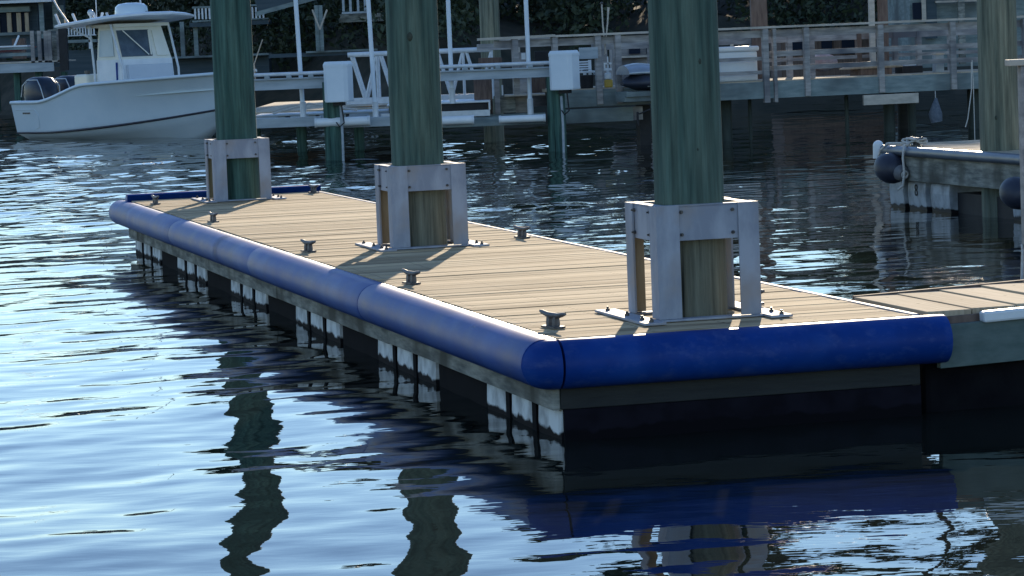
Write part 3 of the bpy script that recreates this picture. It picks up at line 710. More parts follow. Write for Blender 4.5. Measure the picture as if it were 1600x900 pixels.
def beam(name, label, cat, x0, x1, yt, yb, d, m, dep=.15, group=None, d1=None):
    """horizontal timber or beam; the y of top and bottom are at its middle"""
    xm = (x0+x1)/2; d1 = d1 or d; dm = (d+d1)/2
    zt = PX(xm, yt, dm).z; zb = PX(xm, yb, dm).z; a = PX(x0, yt, d).x; b = PX(x1, yt, d1).x
    t = thing(name, label, cat, (a, d, zb), 0, group)
    MB().bar((0, dep/2, (zt-zb)/2), (b-a, dep/2+(d1-d), (zt-zb)/2), dep, zt-zb).build('beam', m, t, bevel=.006)
    return t
def lift_beam(x0, x1, yt, yb, label):
    t = beam('lift_beam', label, 'beam', x0, x1, yt, yb, LD, M['grey_beam'], .12, 'overhead beams of the boat lifts')
    zb = t.location.z; L = PX(x1, 0, LD).x-PX(x0, 0, LD).x; h = PX((x0+x1)/2, yt, LD).z-zb
    MB().bar((0, .06, h+.012), (L, .06, h+.012), .2, .024).build('flange', M['grey_beam'], t)
    MB().bar((0, .06, .006), (L, .06, .006), .2, .02).build('flange', M['grey_beam'], t)
    MB().tube([(0, 0, h+.09), (L, 0, h+.09)], .03, 8).build('drive_pipe', M['white_metal'], t)
    for k in range(4): MB().box((L*(.2+.22*k)-.04, -.05, h+.025), (L*(.2+.22*k)+.04, .05, h+.08)).build('bearing', M['grey_beam'], t)
lift_beam(352, 508, 125, 140, 'pale grey beam with drive pipe left of the left motor box')
lift_beam(630, 862, 111, 124, 'pale grey beam with drive pipe between middle dock piling and right motor box')
for i, (x, yb) in enumerate(((474, 180), (587, 180), (707, 158), (829, 175))):
    b = PX(x, yb, LD+.3)
    t = thing('guide_pole', ['leftmost tall white guide pole, left of the left motor box', 'tall white guide pole just right of the left motor box', 'tall white guide pole just right of the middle dock piling', 'rightmost tall white guide pole, left of the right motor box'][i], 'pole', (b.x, b.y, b.z), 0, 'white guide poles of the boat lifts')
    MB().tube([(0, 0, 0), (-.01-.06*(i < 2), 0, 3.2)], .036, 12).build('pipe', M['box_white'], t)
    MB().tube([(0, 0, -.04), (0, 0, .22)], .05, 12).build('bracket', M['white_metal'], t)
# low frames between the piles
beam('lift_cradle', 'grey cradle beam low over the water left of the left lift piling', 'beam', 396, 502, 184, 199, LD+.1, M['grey_beam'])
beam('lift_cradle', 'grey cradle beam low over the water right of the left lift piling', 'beam', 532, 640, 183, 198, LD+.1, M['grey_beam'])
beam('lift_cradle', 'grey cradle beam low over the water left of the right lift piling', 'beam', 676, 852, 183, 197, LD+.1, M['grey_wood2'])
def pvc(x0, x1, y, r, d, label):
    a = PX(x0, y, d); b = PX(x1, y-.0396*(x1-x0), d)
    t = thing('float_tube', label, 'tube', (a.x, a.y, a.z), 0, 'white tubes on the lift cradles')
    MB().tube([(0, 0, 0), (b.x-a.x, 0, b.z-a.z)], r, 14).build('tube', M['white'], t)
    for q in (.02, .98): MB().tube([((b.x-a.x)*q-.02, 0, (b.z-a.z)*q), ((b.x-a.x)*q+.02, 0, (b.z-a.z)*q)], r*1.12, 14).build('end_cap', M['white_metal'], t)
pvc(492, 578, 192, .075, LD-.1, 'white tube on the cradle beam either side of the left lift piling')
pvc(688, 740, 189, .07, LD-.1, 'short white tube on the cradle just right of the middle dock piling')
pvc(780, 852, 187, .06, LD-.1, 'long white tube on the cradle left of the right lift piling')
def slab(name, label, cat, x0, x1, yt, thick, d0, d1, m, frame=None, fth=0):
    """flat deck: front edge at depth d0, top seen at yt there; runs back to d1"""
    c0 = PX((x0+x1)/2, yt, d0); a = PX(x0, yt, d0).x; b = PX(x1, yt, d0).x
    t = thing(name, label, cat, (a, d0, c0.z), 0)
    MB().box((0, 0, -thick), (b-a, d1-d0, 0)).build('deck', m, t, bevel=.01)
    if frame: MB().box((0, .02, -thick-fth), (b-a, .12, -thick-.001)).build('fascia', frame, t)
    return t
slab('timber_dock', 'sunlit timber dock behind the left boat lift', 'dock', 372, 640, 171, .05, 53.5, 62, M['fdeck'], M['grey_beam'], .15)
for k, x in enumerate((398, 470, 560)):
    q = PX(x, 180, 54.2); pile('dock_post', (q.x, q.y), -2, q.z+.02, .09, .09, M['pile_far'], 'short dark post under the sunlit timber dock', group='posts under the sunlit timber dock', n=12)
t = slab('jet_ski_platform', 'low white platform with dark open side between the lift poles', 'platform', 604, 766, 160, .03, 50.6, 52.4, M['white'])
w_ = PX(766, 160, 50.6).x-PX(604, 160, 50.6).x
MB().box((.03, .06, -.15), (w_-.05, 1.7, -.032)).build('shadow_core', M['black'], t)  # black box standing in for the shadow below the platform top
MB().box((-.1, -.02, -.25), (w_-.01, .1, -.152)).build('side_rail', M['white_metal'], t)
MB().box((w_-.03, -.02, -.15), (w_, .1, -.031)).build('end_plate', M['white_metal'], t)
t = slab('lift_platform', 'grey platform frame between cradle and sunlit dock', 'platform', 396, 640, 176, .03, 50.8, 52.2, M['grey_beam'])
for k in range(5): MB().box((.4+k*.5, .05, -.09), (.52+k*.5, 1.2, -.031)).build('cross_beam', M['grey_beam'], t)
MB().tube([(.3, .2, .02), (.9, .3, .16), (1.7, .3, .02)], .02, 6).build('strap', M['rope'], t)
# aluminium gangway with truss sides
GD = 54.0
ga = PX(543, 86, GD); gb = PX(768, 82, GD)
g = thing('gangway', 'white aluminium gangway with zigzag truss sides behind the middle dock piling', 'gangway', (ga.x, GD, .75), 0)
L = gb.x-ga.x; zt = ga.z-.75; zl = PX(650, 155, GD).z-.75
for yy in (0, .9):
    MB().tube([(0, yy, zt), (L, yy, zt)], .045, 10).build('top_rail', M['white_metal'], g)
    MB().bar((-.05, yy, zl), (L, yy, zl), .06, .09).build('bottom_rail', M['white_metal'], g)
    n = 5
    for k in range(n):
        a = L*(.02+k/n); b = L*(k+.55)/n; c = L*(k+1)/n
        MB().tube([(a, yy, zt), (b, yy, zl)], .024, 8).build('diagonal', M['white_metal'], g)
        MB().tube([(c, yy, zt), (b, yy, zl)], .024, 8).build('diagonal', M['white_metal'], g)
        MB().tube([(c, yy, zt), (c, yy, zl)], .02, 8).build('upright', M['white_metal'], g)
MB().box((0, .04, zl-.03), (L, .86, zl+.02)).build('tread', M['grey_beam'], g)

# ================================================================= RAISED PIER WITH RAILING (right)
def PD(x): return 51.3+(x-1130)/400*1.2      # depth of the front rail along photo x (its plan line)
def WP(x, z=0):
    """point on the pier's front line above photo column x"""
    d = PD(x); r = F*4800.1+RT*(x-800)+UP*(450-120); return Vector((r.x/r.y*d, d, z))
pr0, pr1 = WP(745), WP(1640)
ang = math.atan2(pr1.y-pr0.y, pr1.x-pr0.x); PLEN = (pr1-pr0).length
pier = thing('pier', 'raised grey timber pier with slatted railing crossing the background', 'pier', (pr0.x, pr0.y, 0), ang)
def PU(x): return (WP(x)-pr0).length          # distance along the pier
ZD = .99
u0 = PU(880)
MB().box((u0, .06, ZD-.05), (PLEN, 2.0, ZD)).build('deck', M['fdeck'], pier)
MB().box((u0, -.0, ZD-.30), (PLEN, .055, ZD-.02)).build('fascia', M['grey_wood2'], pier, bevel=.006)
MB().box((u0, 2.0, ZD-.30), (PLEN, 2.05, ZD-.02)).build('fascia', M['grey_wood'], pier)
MB().box((PU(880), -.06, ZD-.56), (PU(985), .0, ZD-.33)).build('lower_beam', M['grey_wood2'], pier, bevel=.006)
MB().box((PU(985), -.05, ZD-.55), (PU(1000), .05, ZD-.33)).build('block', M['grey_wood'], pier)
MB().box((PU(1346), -.05, ZD-.49), (PU(1432), .01, ZD-.32)).build('lower_beam', M['lit_wood'], pier, bevel=.006, label='pale bolted board under the pier')
# two top rails with a step between them
MB().bar((PU(740), .02, 1.865), (PU(868), .02, 1.88), .16, .04).build('top_rail', M['lit_wood'], pier)
MB().bar((PU(868)+.001, .02, 1.87), (PLEN, .02, 1.885), .15, .035).build('top_rail', M['lit_wood'], pier)
MB().box((PU(775), .055, 1.71), (PLEN, .085, 1.83)).build('rail_board', M['grey_wood'], pier)
MB().box((PU(1205), .055, 1.385), (PLEN, .09, 1.475)).build('rail_board', M['grey_wood'], pier)
MB().box((PU(1205), .055, 1.15), (PLEN, .09, 1.23)).build('rail_board', M['grey_wood'], pier)
MB().box((PU(1122), .055, 1.33), (PU(1192), .09, 1.39)).build('rail_board', M['grey_wood'], pier)
MB().box((PU(1122), .055, 1.10), (PU(1192), .09, 1.16)).build('rail_board', M['grey_wood'], pier)
for x, w, zb in ((806, .10, .95), (868, .09, .95), (935, .10, .72), (966, .10, .72), (1118, .10, .72), (1196, .10, .62), (1210, .06, .62), (1260, .095, .70), (1376, .10, .70), (1489, .10, .70), (1603, .10, .70)):
    MB().box((PU(x)-w/2, -.045, zb), (PU(x)+w/2, .05, 1.85)).build('post', M['grey_wood'], pier, bevel=.006)
for x in (1000, 1075, 1180, 1240, 1299, 1335, 1411, 1470, 1508, 1560):
    d_ = 2.0
    MB().box((PU(x)-.045, d_-.05, ZD), (PU(x)+.045, d_+.05, 1.72)).build('back_post', M['grey_wood'] if x != 1411 else M['brown_wood'], pier)
MB().box((PU(980), 1.96, 1.60), (PLEN, 2.0, 1.72)).build('back_rail', M['grey_wood'], pier)
MB().box((PU(1220), 1.96, 1.27), (PLEN, 1.995, 1.33)).build('back_rail', M['grey_wood'], pier)
for x, w in ((1148, .12), (1188, .03), (1341, .035), (1408, .10), (1444, .07), (1545, .14), (1620, .16)):
    mm = MB().tube([(PU(x), .6, -2), (PU(x), .6, ZD-.06)], w, 14).build('support_post', M['shade_post'], pier)
for x in (1160, 1470):
    MB().tube([(PU(x), 1.7, -2), (PU(x), 1.7, ZD-.06)], .11, 12).build('support_post', M['shade_timber'], pier)
MB().box((PU(1005), .3, .0-.4), (PU(1022), .5, ZD-.32)).build('fender_post', M['black'], pier)

# low landing left of the pier (steps, boards, posts)
ld = thing('landing', 'jumble of weathered landing boards and posts left of the right motor box', 'landing', (PX(742, 170, 50.9).x, 50.9, 0), 0)
def LB(x0, x1, y0, y1, d, m, name='board', dep=.06):
    a = PX(x0, y1, d); b = PX(x1, y0, d); c = PX((x0+x1)/2, y1, d).z; e = PX((x0+x1)/2, y0, d).z
    MB().box((a.x, d, c), (b.x, d+dep, e)).build(name, m, ld, world=True, bevel=.004)
LB(742, 768, 118, 178, 51.2, M['brown_wood'], 'post', .1); LB(774, 780, 120, 178, 51.0, M['grey_wood'], 'post', .1)
LB(781, 805, 148, 176, 51.3, M['stringer'], 'panel'); LB(806, 826, 82, 176, 51.4, M['grey_wood'], 'post', .12)
LB(745, 806, 68, 78, 51.9, M['grey_wood']); LB(748, 784, 90, 103, 52.0, M['brown_wood']); LB(760, 850, 100, 104, 51.5, M['grey_wood']); 
LB(826, 852, 122, 147, 51.8, M['brown_wood'], 'panel'); LB(788, 852, 147, 150, 51.0, M['lit_wood'], 'board', .5); LB(784, 786, 133, 149, 51.05, M['white']); LB(815, 821, 83, 93, 51.1, M['white']); LB(836, 856, 80, 94, 51.6, M['black'], 'crate', .2)
LB(742, 852, 178, 184, 51.0, M['grey_wood2']); LB(905, 934, 74, 92, 50.6, M['grey_beam'], 'panel'); LB(780, 860, 58, 66, 53.4, M['grey_wood'])
LB(826, 850, 104, 120, 51.9, M['grey_wood2']); LB(808, 812, 60, 82, 51.6, M['lit_wood'], 'post')

# ---- things standing on the pier
q = WP(1158); t = thing('dock_box', 'white fibreglass dock box behind the pier railing slats', 'box', (q.x, q.y+.30, ZD), ang)
MB().box((-.36, 0, 0.0), (.33, .62, .50)).build('body', M['white'], t, bevel=.03); MB().box((-.39, -.03, .50), (.36, .65, .585)).build('lid', M['white'], t, bevel=.03)
MB().tube([(-.05, .2, .585), (-.05, .2, .63)], .03, 8).build('knob', M['lit_wood'], t)
# covered jet ski
q = WP(998); t = thing('jet_ski', 'dark blue jet ski with shiny silver cover beside the pier railing', 'jet ski', (q.x, q.y-.55, ZD-.13), ang)
m = MB(); rr = []
for k in range(17):
    s = k/16; x = -.32+s*1.5; w = .42*min(1, (s*5+.05))**.5*min(1, (1-s)*3+.05)**.5; q_ = min(1, s*4+.25)
    rr.append([Vector((x, w*math.cos(a), .02+(.12 if a > math.pi else .20)*q_*math.sin(a)+.17)) for a in [2*math.pi*j/18 for j in range(18)]])
m.loft(rr, True, True, True).build('hull', M['navy'], t)
m = MB(); rr = []
for k in range(17):
    s = k/16; x = -.30+s*1.45; hgt = .10+.14*math.exp(-((s-.62)/.22)**2)+.08*math.exp(-((s-.15)/.2)**2); w = .37
    rr.append([Vector((x, w*math.cos(a), .34+hgt*math.sin(a))) for a in [math.pi*j/12 for j in range(13)]])
m.loft(rr, True, True, True).build('cover', mat('silver_cover', (.30, .34, .38), (.38, .42, .46), .28, 3, metal=.5), t)
MB().bar((-.34, 0, .02), (1.1, 0, .02), .6, .08).build('cradle', M['grey_wood2'], t); MB().tube([(0, -.36, .16), (.14, -.36, .165)], .03, 8).build('badge', M['white'], t)
MB().box((-.36, -.25, -.1), (1.1, .25, -.021)).build('shelf', M['grey_wood2'], t)
# bucket, bottles, chair
q = WP(917); t = thing('bucket', 'black bucket on the pier beside the right motor box', 'bucket', (q.x, q.y+.22, ZD), 0)
MB().tube([(0, 0, 0), (0, 0, .22)], [.10, .13], 16).build('pail', M['black'], t); MB().tube([(.13*math.cos(a), 0, .22-.10*math.sin(a)*-1) for a in [k*math.pi/8 for k in range(9)]], .008, 6).build('handle', M['white_metal'], t)
q = WP(920); t = thing('patio_chair', 'small white slatted chair standing behind the black bucket', 'chair', (q.x, q.y+.75, ZD), .4)
for x in (-.2, .2):
    for y in (-.2, .2): MB().box((x*.7-.02, y-.02, 0), (x*.7+.02, y+.02, .25 if y < 0 else .46)).build('leg', M['white'], t)
MB().box((-.16, -.23, .25), (.16, .23, .28)).build('seat', M['white'], t)
for k in range(4): MB().box((-.14, .19, .30+k*.04), (.14, .205, .325+k*.04)).build('back_slat', M['white'], t)
q = WP(951); t = thing('jug', 'white jug with yellow lower half standing on the pier between two posts', 'jug', (q.x, q.y+.2, ZD), 0)
MB().box((-.07, -.06, 0), (.07, .06, .13)).build('base', mat('yellow_plastic', (.55, .36, .05), rough=.5), t, bevel=.02); MB().box((-.06, -.05, .131), (.05, .05, .24)).build('body', M['white'], t, bevel=.02)
MB().tube([(0, 0, .24), (0, 0, .30)], .025, 8).build('neck', M['white'], t)
q = WP(951); t = thing('life_ring_bracket', 'white bracket hung between two posts above the yellow jug', 'bracket', (q.x, q.y+.1, 0), 0)
MB().box((-.07, 0, 1.27), (.06, .03, 1.31)).box((-.07, 0, 1.37), (.06, .03, 1.40)).box((-.07, 0, 1.312), (-.045, .03, 1.368)).box((-.01, 0, 1.312), (.01, .03, 1.50)).build('frame', M['white'], t)
q = WP(950); t = thing('oars', 'two pale crossed oars standing upright above the pier rail', 'oars', (q.x, q.y+.12, 1.55), 0)
MB().tube([(-.02, 0, 0), (-.05, 0, .5), (-.055, .02, .83)], .014, 6).build('oar', M['lit_wood'], t); MB().tube([(-.04, .03, -.02), (.03, .03, .5), (.055, .04, .76)], [.012, .014, .022], 6).build('oar', M['lit_wood'], t)
MB().ball((-.055, .02, .83), .025, 8, 6).build('tip', M['steel'], t)
# dinghy-like pale bundle and boxes on the pier
q = WP(1372); t = thing('kayak', 'pale upturned kayak lying on the pier behind the railing', 'kayak', (q.x, q.y+1.0, ZD+.06), ang+.1)
m = MB(); m.loft([[Vector((x, w*math.cos(a), .05+h*math.sin(a))) for a in [math.pi*j/8 for j in range(9)]] for x, w, h in ((-.6, .02, .02), (-.35, .18, .08), (0, .24, .13), (.3, .2, .12), (.62, .02, .03))], True, True, True).build('hull', M['tan'] , t); MB().box((-.3, -.2, -.06), (.3, .2, .045)).build('stand', M['brown_wood'], t)
q = WP(1473); t = thing('crate', 'small pale crate beside the second railing post from the tall right piling', 'crate', (q.x, q.y+.5, ZD), ang)
MB().box((-.07, -.07, 0), (.08, .1, .30)).build('body', M['grey_beam'], t, bevel=.01); MB().box((-.08, -.08, .301), (.09, .11, .33)).build('lid', M['lit_wood'], t)
q = WP(1435); t = thing('cushion', 'little pale seat cushion on the pier behind the top slats', 'cushion', (q.x, q.y+1.2, ZD), ang)
MB().box((-.2, -.15, 0), (.2, .15, .12)).build('base', M['black'], t, bevel=.01); MB().box((-.12, -.1, .121), (.1, .1, .16)).build('pad', M['white'], t, bevel=.01)
q = WP(1310); t = thing('boat_cover', 'faded pink and white bundle on the pier behind the slats', 'bundle', (q.x, q.y+2.6, ZD+.05), ang)
MB().ball((0, 0, .18), .2, 14, 8, (1.5, .8, .8)).build('bundle', mat('faded_cloth', (.35, .26, .27), (.5, .45, .46), .9, 5), t)
q = WP(1460); t = thing('cast_net', 'grey net hung in a cone under the pier', 'net', (q.x, q.y-.05, 0), 0)
MB().tube([(0, 0, ZD-.3), (0, 0, .55)], .008, 6).build('line', M['rope'], t)
MB().tube([(.01, 0, .57), (0, 0, .44), (-.01, 0, .30), (.01, 0, .16)], [.02, .07, .12, .10], 10).build('net', mat('net_cloth', (.08, .10, .13), (.14, .16, .19), .9, 25), t)
q = PX(1520, 100, 47.5); t = thing('hanging_line', 'thin white line drooping from the pier beside the tall right piling', 'rope', (q.x, q.y, 0), 0)
MB().tube([(-.01, 0, 1.25), (.0, 0, .9), (.0, 0, .02)], .007, 5).tube([(-.02, 0, 1.22), (-.03, 0, .8), (-.10, 0, .35), (-.14, 0, .22)], .009, 5).build('line', M['rope'], t)
t = thing('hanging_rope', 'rope looped down to the water beside the pier corner block', 'rope', tuple(PX(996, 175, 48)), 0)
MB().tube([(0, 0, .0), (.03, 0, -.03), (.25, 0, .05), (.4, 0, .06)], .014, 6).tube([(0, 0, 0), (.0, 0, -.15), (.01, 0, -.2)], .02, 6).build('line', M['black'], t)
# larger piles and posts behind the pier
pile_px(746, 777, -60, 56, 'pale green piling behind the pier rail, left of the rightmost guide pole', None, M['pile_grey'], 'piling')
q = WP(1203); t = thing('timber_post', 'brown square timber post rising from the pier, right of the white dock box', 'post', (q.x, q.y+1.85, ZD)); MB().box((-.14, -.12, 0), (.14, .12, 2.9)).build('post', M['brown_wood'], t)
q = WP(1391); t = thing('timber_post', 'pair of close brown and pale posts rising from the pier, right of centre', 'post', (q.x, q.y+1.75, ZD)); MB().box((-.12, -.1, 0), (-.03, .1, 2.9)).build('post', M['lit_wood'], t); MB().box((.04, -.1, 0), (.20, .1, 2.9)).build('post', M['brown_wood'], t)

# ================================================================= SHORE, HOUSES, TREES
def grid(name, xs, ys, zf, m, kind='structure'):
    mb_ = MB(); nx = len(xs)
    vs = [Vector((x, y, zf(x, y))) for y in ys for x in xs]
    fs = [(j*nx+i, j*nx+i+1, (j+1)*nx+i+1, (j+1)*nx+i) for j in range(len(ys)-1) for i in range(nx-1)]
    mb_.add(vs, fs, True); o = mb_.build(name, m); tag(o, kind=kind); return o
def shore(x): return 84+max(0, -(x+3))*1.6+2*math.sin(x*.3)+1.2*math.sin(x*.9)
def bank(x, y):
    s = y-shore(x); z = -1.2+.55*max(0, s+2) if s < 4 else 2.1+.10*(s-4)
    return min(z, 3.4)+.15*math.sin(x*1.3+y*.7)+.1*math.sin(x*3.1)
M['soil'] = mat('shore_ground', (.02, .025, .018), (.06, .055, .04), .95, 1.5, bump=.5)
grid('ground', [-600, -200, -90]+[-60+1.2*i for i in range(110)]+[90, 200, 600], [72+1.0*i for i in range(60)]+[140, 180, 300, 900], bank, M['soil'])
def leaf_mat(name, a, b_):
    m = mat(name, a, b_, .6, .9, detail=3, lo=.38, hi=.62); return m
M['leaf_a'] = leaf_mat('leaves_dark', (.018, .032, .016), (.045, .065, .03))
M['leaf_b'] = leaf_mat('leaves_mid', (.02, .04, .025), (.06, .085, .04))
M['bark'] = mat('bark', (.04, .032, .025), (.09, .075, .06), .9, 5, (3, 3, .5), bump=.5)
def leaf_cloud(n, blobs, size, seed, m_, name, parent=None, kind=None):
    rng = np.random.RandomState(seed); bl = np.array(blobs); w = bl[:, 3]**2; idx = rng.choice(len(bl), n, p=w/w.sum())
    d = rng.randn(n, 3); d /= np.linalg.norm(d, axis=1)[:, None]; r = rng.rand(n)**.45
    c = bl[idx, :3]+d*(bl[idx, 3]*r)[:, None]*np.array([1, 1, .75])
    a = rng.randn(n, 3); a /= np.linalg.norm(a, axis=1)[:, None]; b = np.cross(a, rng.randn(n, 3)); b /= np.linalg.norm(b, axis=1)[:, None]
    s = size*(.6+.8*rng.rand(n))[:, None]
    v = np.stack([c-a*s, c+b*s*.45, c+a*s, c-b*s*.45], 1).reshape(-1, 3)
    me = bpy.data.meshes.new(name); me.from_pydata(v.tolist(), [], np.arange(4*n).reshape(-1, 4).tolist()); me.materials.append(m_)
    o = bpy.data.objects.new(name, me); COL.objects.link(o)
    if parent: o.parent = parent
    if kind: o['kind'] = kind
    return o
def make_tree(seed, H, W, label, x, y, m_, low=.2):
    rnd = random.Random(seed); z0 = bank(x, y)-.2
    t = thing('tree', label, 'tree', (x, y, z0), 0, 'dark trees along the far shore')
    tm = MB(); tm.tube([(0, 0, 0), (.1, 0, H*.3), (.0, .1, H*.6), (.1, .1, H*.85)], [.32, .25, .16, .05], 10)
    blobs = []
    for k in range(16):
        a = rnd.random()*6.28; hh = H*(low+(.95-low)*rnd.random()); rr = W*(.75-.45*(hh/H-low)); q = (math.cos(a)*rr*rnd.random(), math.sin(a)*rr*rnd.random(), hh)
        tm.tube([(0, 0, max(.5, hh-1.6)), (q[0]*.5, q[1]*.5, hh-.5), q], [.10, .06, .02], 6, False); blobs.append((*q, W*(.25+.18*rnd.random())))
    tm.build('trunk', M['bark'], t)
    leaf_cloud(5200, blobs, .34, seed, m_, 'crown', t)
    return t
# x, dy behind shore, height, radius
TR = [(-48, 14, 3.4, 3.2), (-41, 12, 3.2, 3), (-33, 13, 3.4, 3.2), (-27, 11, 3.6, 3.0), (-20.5, 12, 3.8, 3.2), (-15, 12, 4.4, 3.2), (-9.5, 11, 6, 3.4), (-4, 12, 8, 3.8), (1.5, 10, 10.5, 4.2), (7, 12, 12, 4.6),
      (12.5, 11, 12.5, 4.6), (18, 13, 13, 5), (24, 11, 13, 5), (31, 13, 13.5, 5.5), (39, 12, 13, 5.5), (48, 14, 13, 6)]
wh = ['farthest left', 'second from the left', 'third from the left', 'fourth from the left', 'behind the boat stern', 'behind the boat', 'behind the far dock piling', 'left of the middle dock piling', 'behind the middle dock piling', 'right of the middle dock piling',
      'behind the right motor box', 'behind the nearest dock piling', 'behind the white dock box', 'right of centre behind the pier', 'second from the right', 'farthest right']
for i, (x, dy, h_, w_) in enumerate(TR):
    h_ *= 1.22 if x > 0 else 1
    make_tree(100+i, h_, w_, 'dark leafy shore tree, '+wh[i], x, shore(x)+dy, M['leaf_a'] if i % 2 else M['leaf_b'], low=.12)
bl = []
rnd = random.Random(5)
for k in range(420):
    x = rnd.uniform(-34, 36); y = shore(x)+rnd.uniform(2.0, 11); bl.append((x, y, bank(x, y)+rnd.uniform(.2, 2.3), rnd.uniform(.7, 1.5)))
leaf_cloud(150000, bl, .105, 9, M['leaf_a'], 'undergrowth', None, 'stuff')
bl = []
for k in range(700):
    x = rnd.uniform(-62, 60); y = shore(x)+rnd.uniform(19, 25); bl.append((x, y, rnd.uniform(2.6, 4.8)+.9*max(0, min(1, (x+12)/10)), rnd.uniform(1.2, 2.0)))
leaf_cloud(150000, bl, .22, 19, M['leaf_b'], 'woods', None, 'stuff'); tag(bpy.data.objects['woods'], 'dark woods closing the view behind the shore', 'woods')
tag(bpy.data.objects['undergrowth'], 'dense dark undergrowth along the far shore', 'undergrowth')

# left: house with lit window frames, porch rail and pier
HD = 92
M['siding'] = mat('dark_siding', (.035, .06, .075), (.06, .085, .10), .8, 3, (.3, .3, 8))
M['pane'] = mat('dark_pane', (.008, .015, .03), rough=.5, spec=.1)
h = thing('house', 'dark blue-grey house with tan window posts at the far left', 'house', (PX(-40, 60, HD).x, HD, 1.4))
def HB(x0, x1, y0, y1, d, m, name, par=None, dep=.08, bev=0):
    a = PX(x0, y1, d); b = PX(x1, y0, d); zc = PX((x0+x1)/2, y1, d).z; ze = PX((x0+x1)/2, y0, d).z
    return MB().box((a.x, d, zc), (b.x, d+dep, ze)).build(name, m, par, world=True, bevel=bev)
HB(-90, 56, -33, 92, HD+.4, M['siding'], 'wall', h, 5); HB(56.2, 98, -33, 105, HD+1.8, M['siding'], 'wall', h, .25)
wf = HB(-20, 44, 20, 54, HD+.2, M['pane'], 'window', h, .1)
for (a, b) in ((12, 17), (27, 32), (40, 44), (-6, -2)): HB(a, b, 20, 54, HD+.08, M['tan'], 'mullion', wf, .1)
HB(-20, 46, 11, 19, HD+.0, M['grey_wood2'], 'lintel', h, .3); HB(-20, 80, 0, 4.5, HD-.6, M['white_metal'], 'eave', h, 1.0); HB(63, 67, 4, 60, HD-.3, M['grey_wood2'], 'porch_post', h, .12); HB(84, 87, -40, 60, HD+.6, M['grey_wood2'], 'corner_board', h, .12)
HB(90, 99, 8, 55, HD+1.4, M['grey_wood2'], 'corner_board', h, .12)
HB(-80, 99, -44, -34, HD-1.2, M['brown_wood'], 'roof', h, 8)
lp = thing('pier', 'low weathered pier with pale railing and blue-grey beam at the far left', 'pier', (PX(-30, 105, 80).x, 80, 0))
HB(-60, 84, 100, 114, 80, M['grey_beam'], 'beam', lp, .12); HB(-60, 94, 97, 99.4, 80, M['lit_wood'], 'deck', lp, 3)
HB(-60, 94, 50.5, 55, 80.1, M['grey_wood2'], 'top_rail', lp); HB(-60, 48, 75, 79, 80.1, M['grey_wood2'], 'rail_board', lp); HB(-60, 48, 84, 89, 80.1, M['grey_wood2'], 'rail_board', lp)
for x in (-8, 49, 60, 70, 76, 90): HB(x, x+3.2, 48, 98, 80, M['grey_wood'], 'post', lp, .1)
HB(77, 92, 46, 97, 80.6, M['stringer'], 'panel', lp); HB(94, 103, 38, 110, 79.8, M['black'], 'dark_post', lp, .2)
for x in (-10, 24, 58, 98): HB(x, x+6, 112, 175, 80.3, M['pile_far'], 'support_post', lp, .3)
t = thing('dinghy', 'red and white dinghy lying on the far left pier', 'boat', tuple(PX(10, 74, 82)))
m = MB(); m.loft([[Vector((x, w*math.cos(a), h_*math.sin(a))) for a in [math.pi+math.pi*j/8 for j in range(9)]] for x, w, h_ in ((-1.0, .3, .10), (-.4, .4, .14), (.3, .35, .13), (.8, .04, .03))], True, True, True).build('hull', mat('red_paint', (.22, .05, .05), (.3, .09, .07), .5, 4), t); MB().box((-1.0, -.4, .0), (.62, .4, .04)).build('gunwale', M['white'], t); MB().tube([(.2, 0, 0), (.35, 0, .3)], .03, 6).build('strut', M['white'], t)
t = thing('brick_wall', 'reddish wall section behind the far left pier railing', 'wall', tuple(PX(30, 90, 84))); HB(20, 38, 60, 92, 84, M['brown_wood'], 'panel', t, .3)
t = thing('porch', 'raised porch with white baluster railing behind the boat hardtop', 'porch', tuple(PX(125, 60, 88)))
HB(104, 150, 41.5, 44, 88, M['white_metal'], 'top_rail', t); HB(104, 150, 54.5, 56, 88, M['white_metal'], 'bottom_rail', t); HB(104, 150, 62, 66.5, 88, M['grey_wood2'], 'floor_beam', t, 1); HB(104, 150, 78, 150, 88.6, M['siding'], 'skirt', t, 2)
for k in range(10): HB(106.5+k*4.4, 108+k*4.4, 44, 54.5, 88.02, M['white_metal'], 'baluster', t, .03)
HB(139, 142.5, 60, 76, 88, M['white_metal'], 'post', t)
t = thing('porch', 'raised porch with pale baluster railing between the boat and the far dock piling', 'porch', tuple(PX(330, 60, 88)))
HB(300, 420, 8, 11, 88, M['grey_wood2'], 'top_rail', t); HB(300, 420, 30, 32, 88, M['grey_wood2'], 'bottom_rail', t); HB(296, 420, 33, 40, 88.05, M['siding'], 'floor_beam', t, 1); HB(262, 420, 86, 89, 88, M['grey_wood2'], 'step_edge', t, 1.5); HB(262, 420, 89.2, 118, 88.6, M['siding'], 'skirt', t, 1)
for k in range(20): HB(304+k*5.6, 305.8+k*5.6, 11, 30, 88.02, M['white_metal'], 'baluster', t, .03)
for x in (283, 304): HB(x, x+4, 34, 88, 88.4, M['grey_wood2'], 'post', t, .1)
t = thing('stair', 'dark outside stair with a sloping pale handrail behind the far dock piling', 'stair', tuple(PX(450, 60, 86)))
MB().bar(PX(400, 22, 86), PX(510, -8, 86), .08, .12).build('handrail', M['grey_wood2'], t, world=True)
MB().bar(PX(400, 6, 86.1), PX(510, -30, 86.1), .08, .5).build('stringer', M['siding'], t, world=True)
for x in (494, 500): HB(x, x+3.5, 8, 80, 86, M['grey_wood2'], 'post', t)
HB(478, 590, 78, 81, 86.2, M['grey_wood2'], 'landing_board', t); HB(420, 560, 82, 88, 86.3, M['siding'], 'rail_board', t)
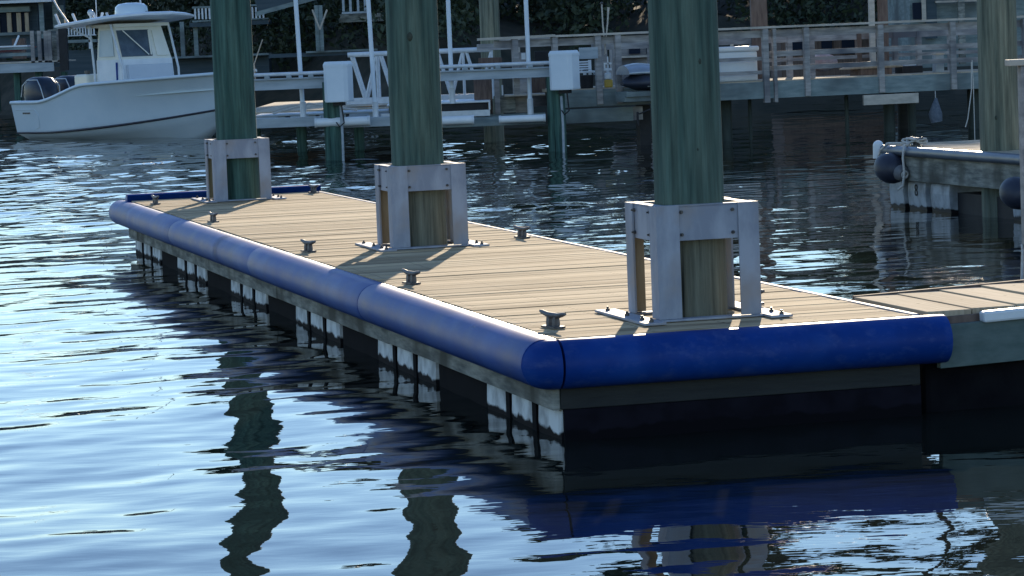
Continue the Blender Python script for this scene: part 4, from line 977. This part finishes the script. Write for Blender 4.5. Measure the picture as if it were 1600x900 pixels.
MB().tube([PX(488, 15, 85.6), PX(500, 46, 85.6)], .03, 6).tube([PX(511, 15, 85.6), PX(500, 46, 85.6)], .03, 6).build('rake', M['lit_wood'], t, world=True)
t = thing('balcony', 'hanging balcony railing above the left motor box', 'balcony', tuple(PX(560, 10, 86)))
HB(534, 578, 18, 21, 86, M['grey_beam'], 'bottom_rail', t); HB(534, 578, -25, -22, 86, M['grey_beam'], 'top_rail', t)
for x in (535, 546, 558, 569, 576): HB(x, x+2, -22, 18, 86, M['grey_beam'], 'baluster', t, .04)
HB(530, 600, 21.2, 34, 86.6, M['stringer'], 'floor', t, 1)
hr = thing('house', 'green-grey boathouse behind the right end of the pier', 'house', tuple(PX(1500, 60, 66)))
HB(1424, 1760, -60, 100, 66.5, M['grey_wood2'], 'wall', hr, 4); w2 = HB(1427, 1440, 4, 30, 66.3, M['pane'], 'window', hr, .1); HB(1441, 1446, -20, 32, 66.25, M['lit_wood'], 'frame', w2, .1)
HB(1447, 1462, -40, 60, 66.3, M['siding'], 'door', hr, .1); HB(1462, 1540, 0, 3, 66.2, M['lit_wood'], 'trim', hr, .1); HB(1500, 1506, -40, 100, 66.1, M['stringer'], 'post', hr, .15)
HB(1400, 1780, -90, -62, 65.5, M['brown_wood'], 'roof', hr, 6)
br = thing('boat_shed', 'brown shed wall in shade behind the pier slats', 'shed', tuple(PX(1320, 70, 72)))
HB(1222, 1424, 52, 132, 72, M['brown_wood'], 'wall', br, 3)
for x0, x1 in ((1235, 1258), (1284, 1300), (1316, 1345), (1362, 1372), (1392, 1412)): HB(x0, x1, 60, 84, 71.9, M['pane'], 'window', br, .08)
HB(1215, 1430, 46, 51.8, 71.8, M['grey_wood'], 'eave', br, 3.5)
bq = thing('boat_shed', 'grey shed with small dark windows behind the jet ski', 'shed', tuple(PX(1000, 70, 60)))
HB(960, 1022, 60, 150, 60, M['grey_wood'], 'wall', bq, 2); HB(983, 1000, 68, 84, 59.92, M['pane'], 'window', bq, .07); HB(1010, 1022, 68, 84, 59.92, M['pane'], 'window', bq, .07); HB(960, 1022, 87, 90, 59.8, M['lit_wood'], 'ledge', bq, .2)
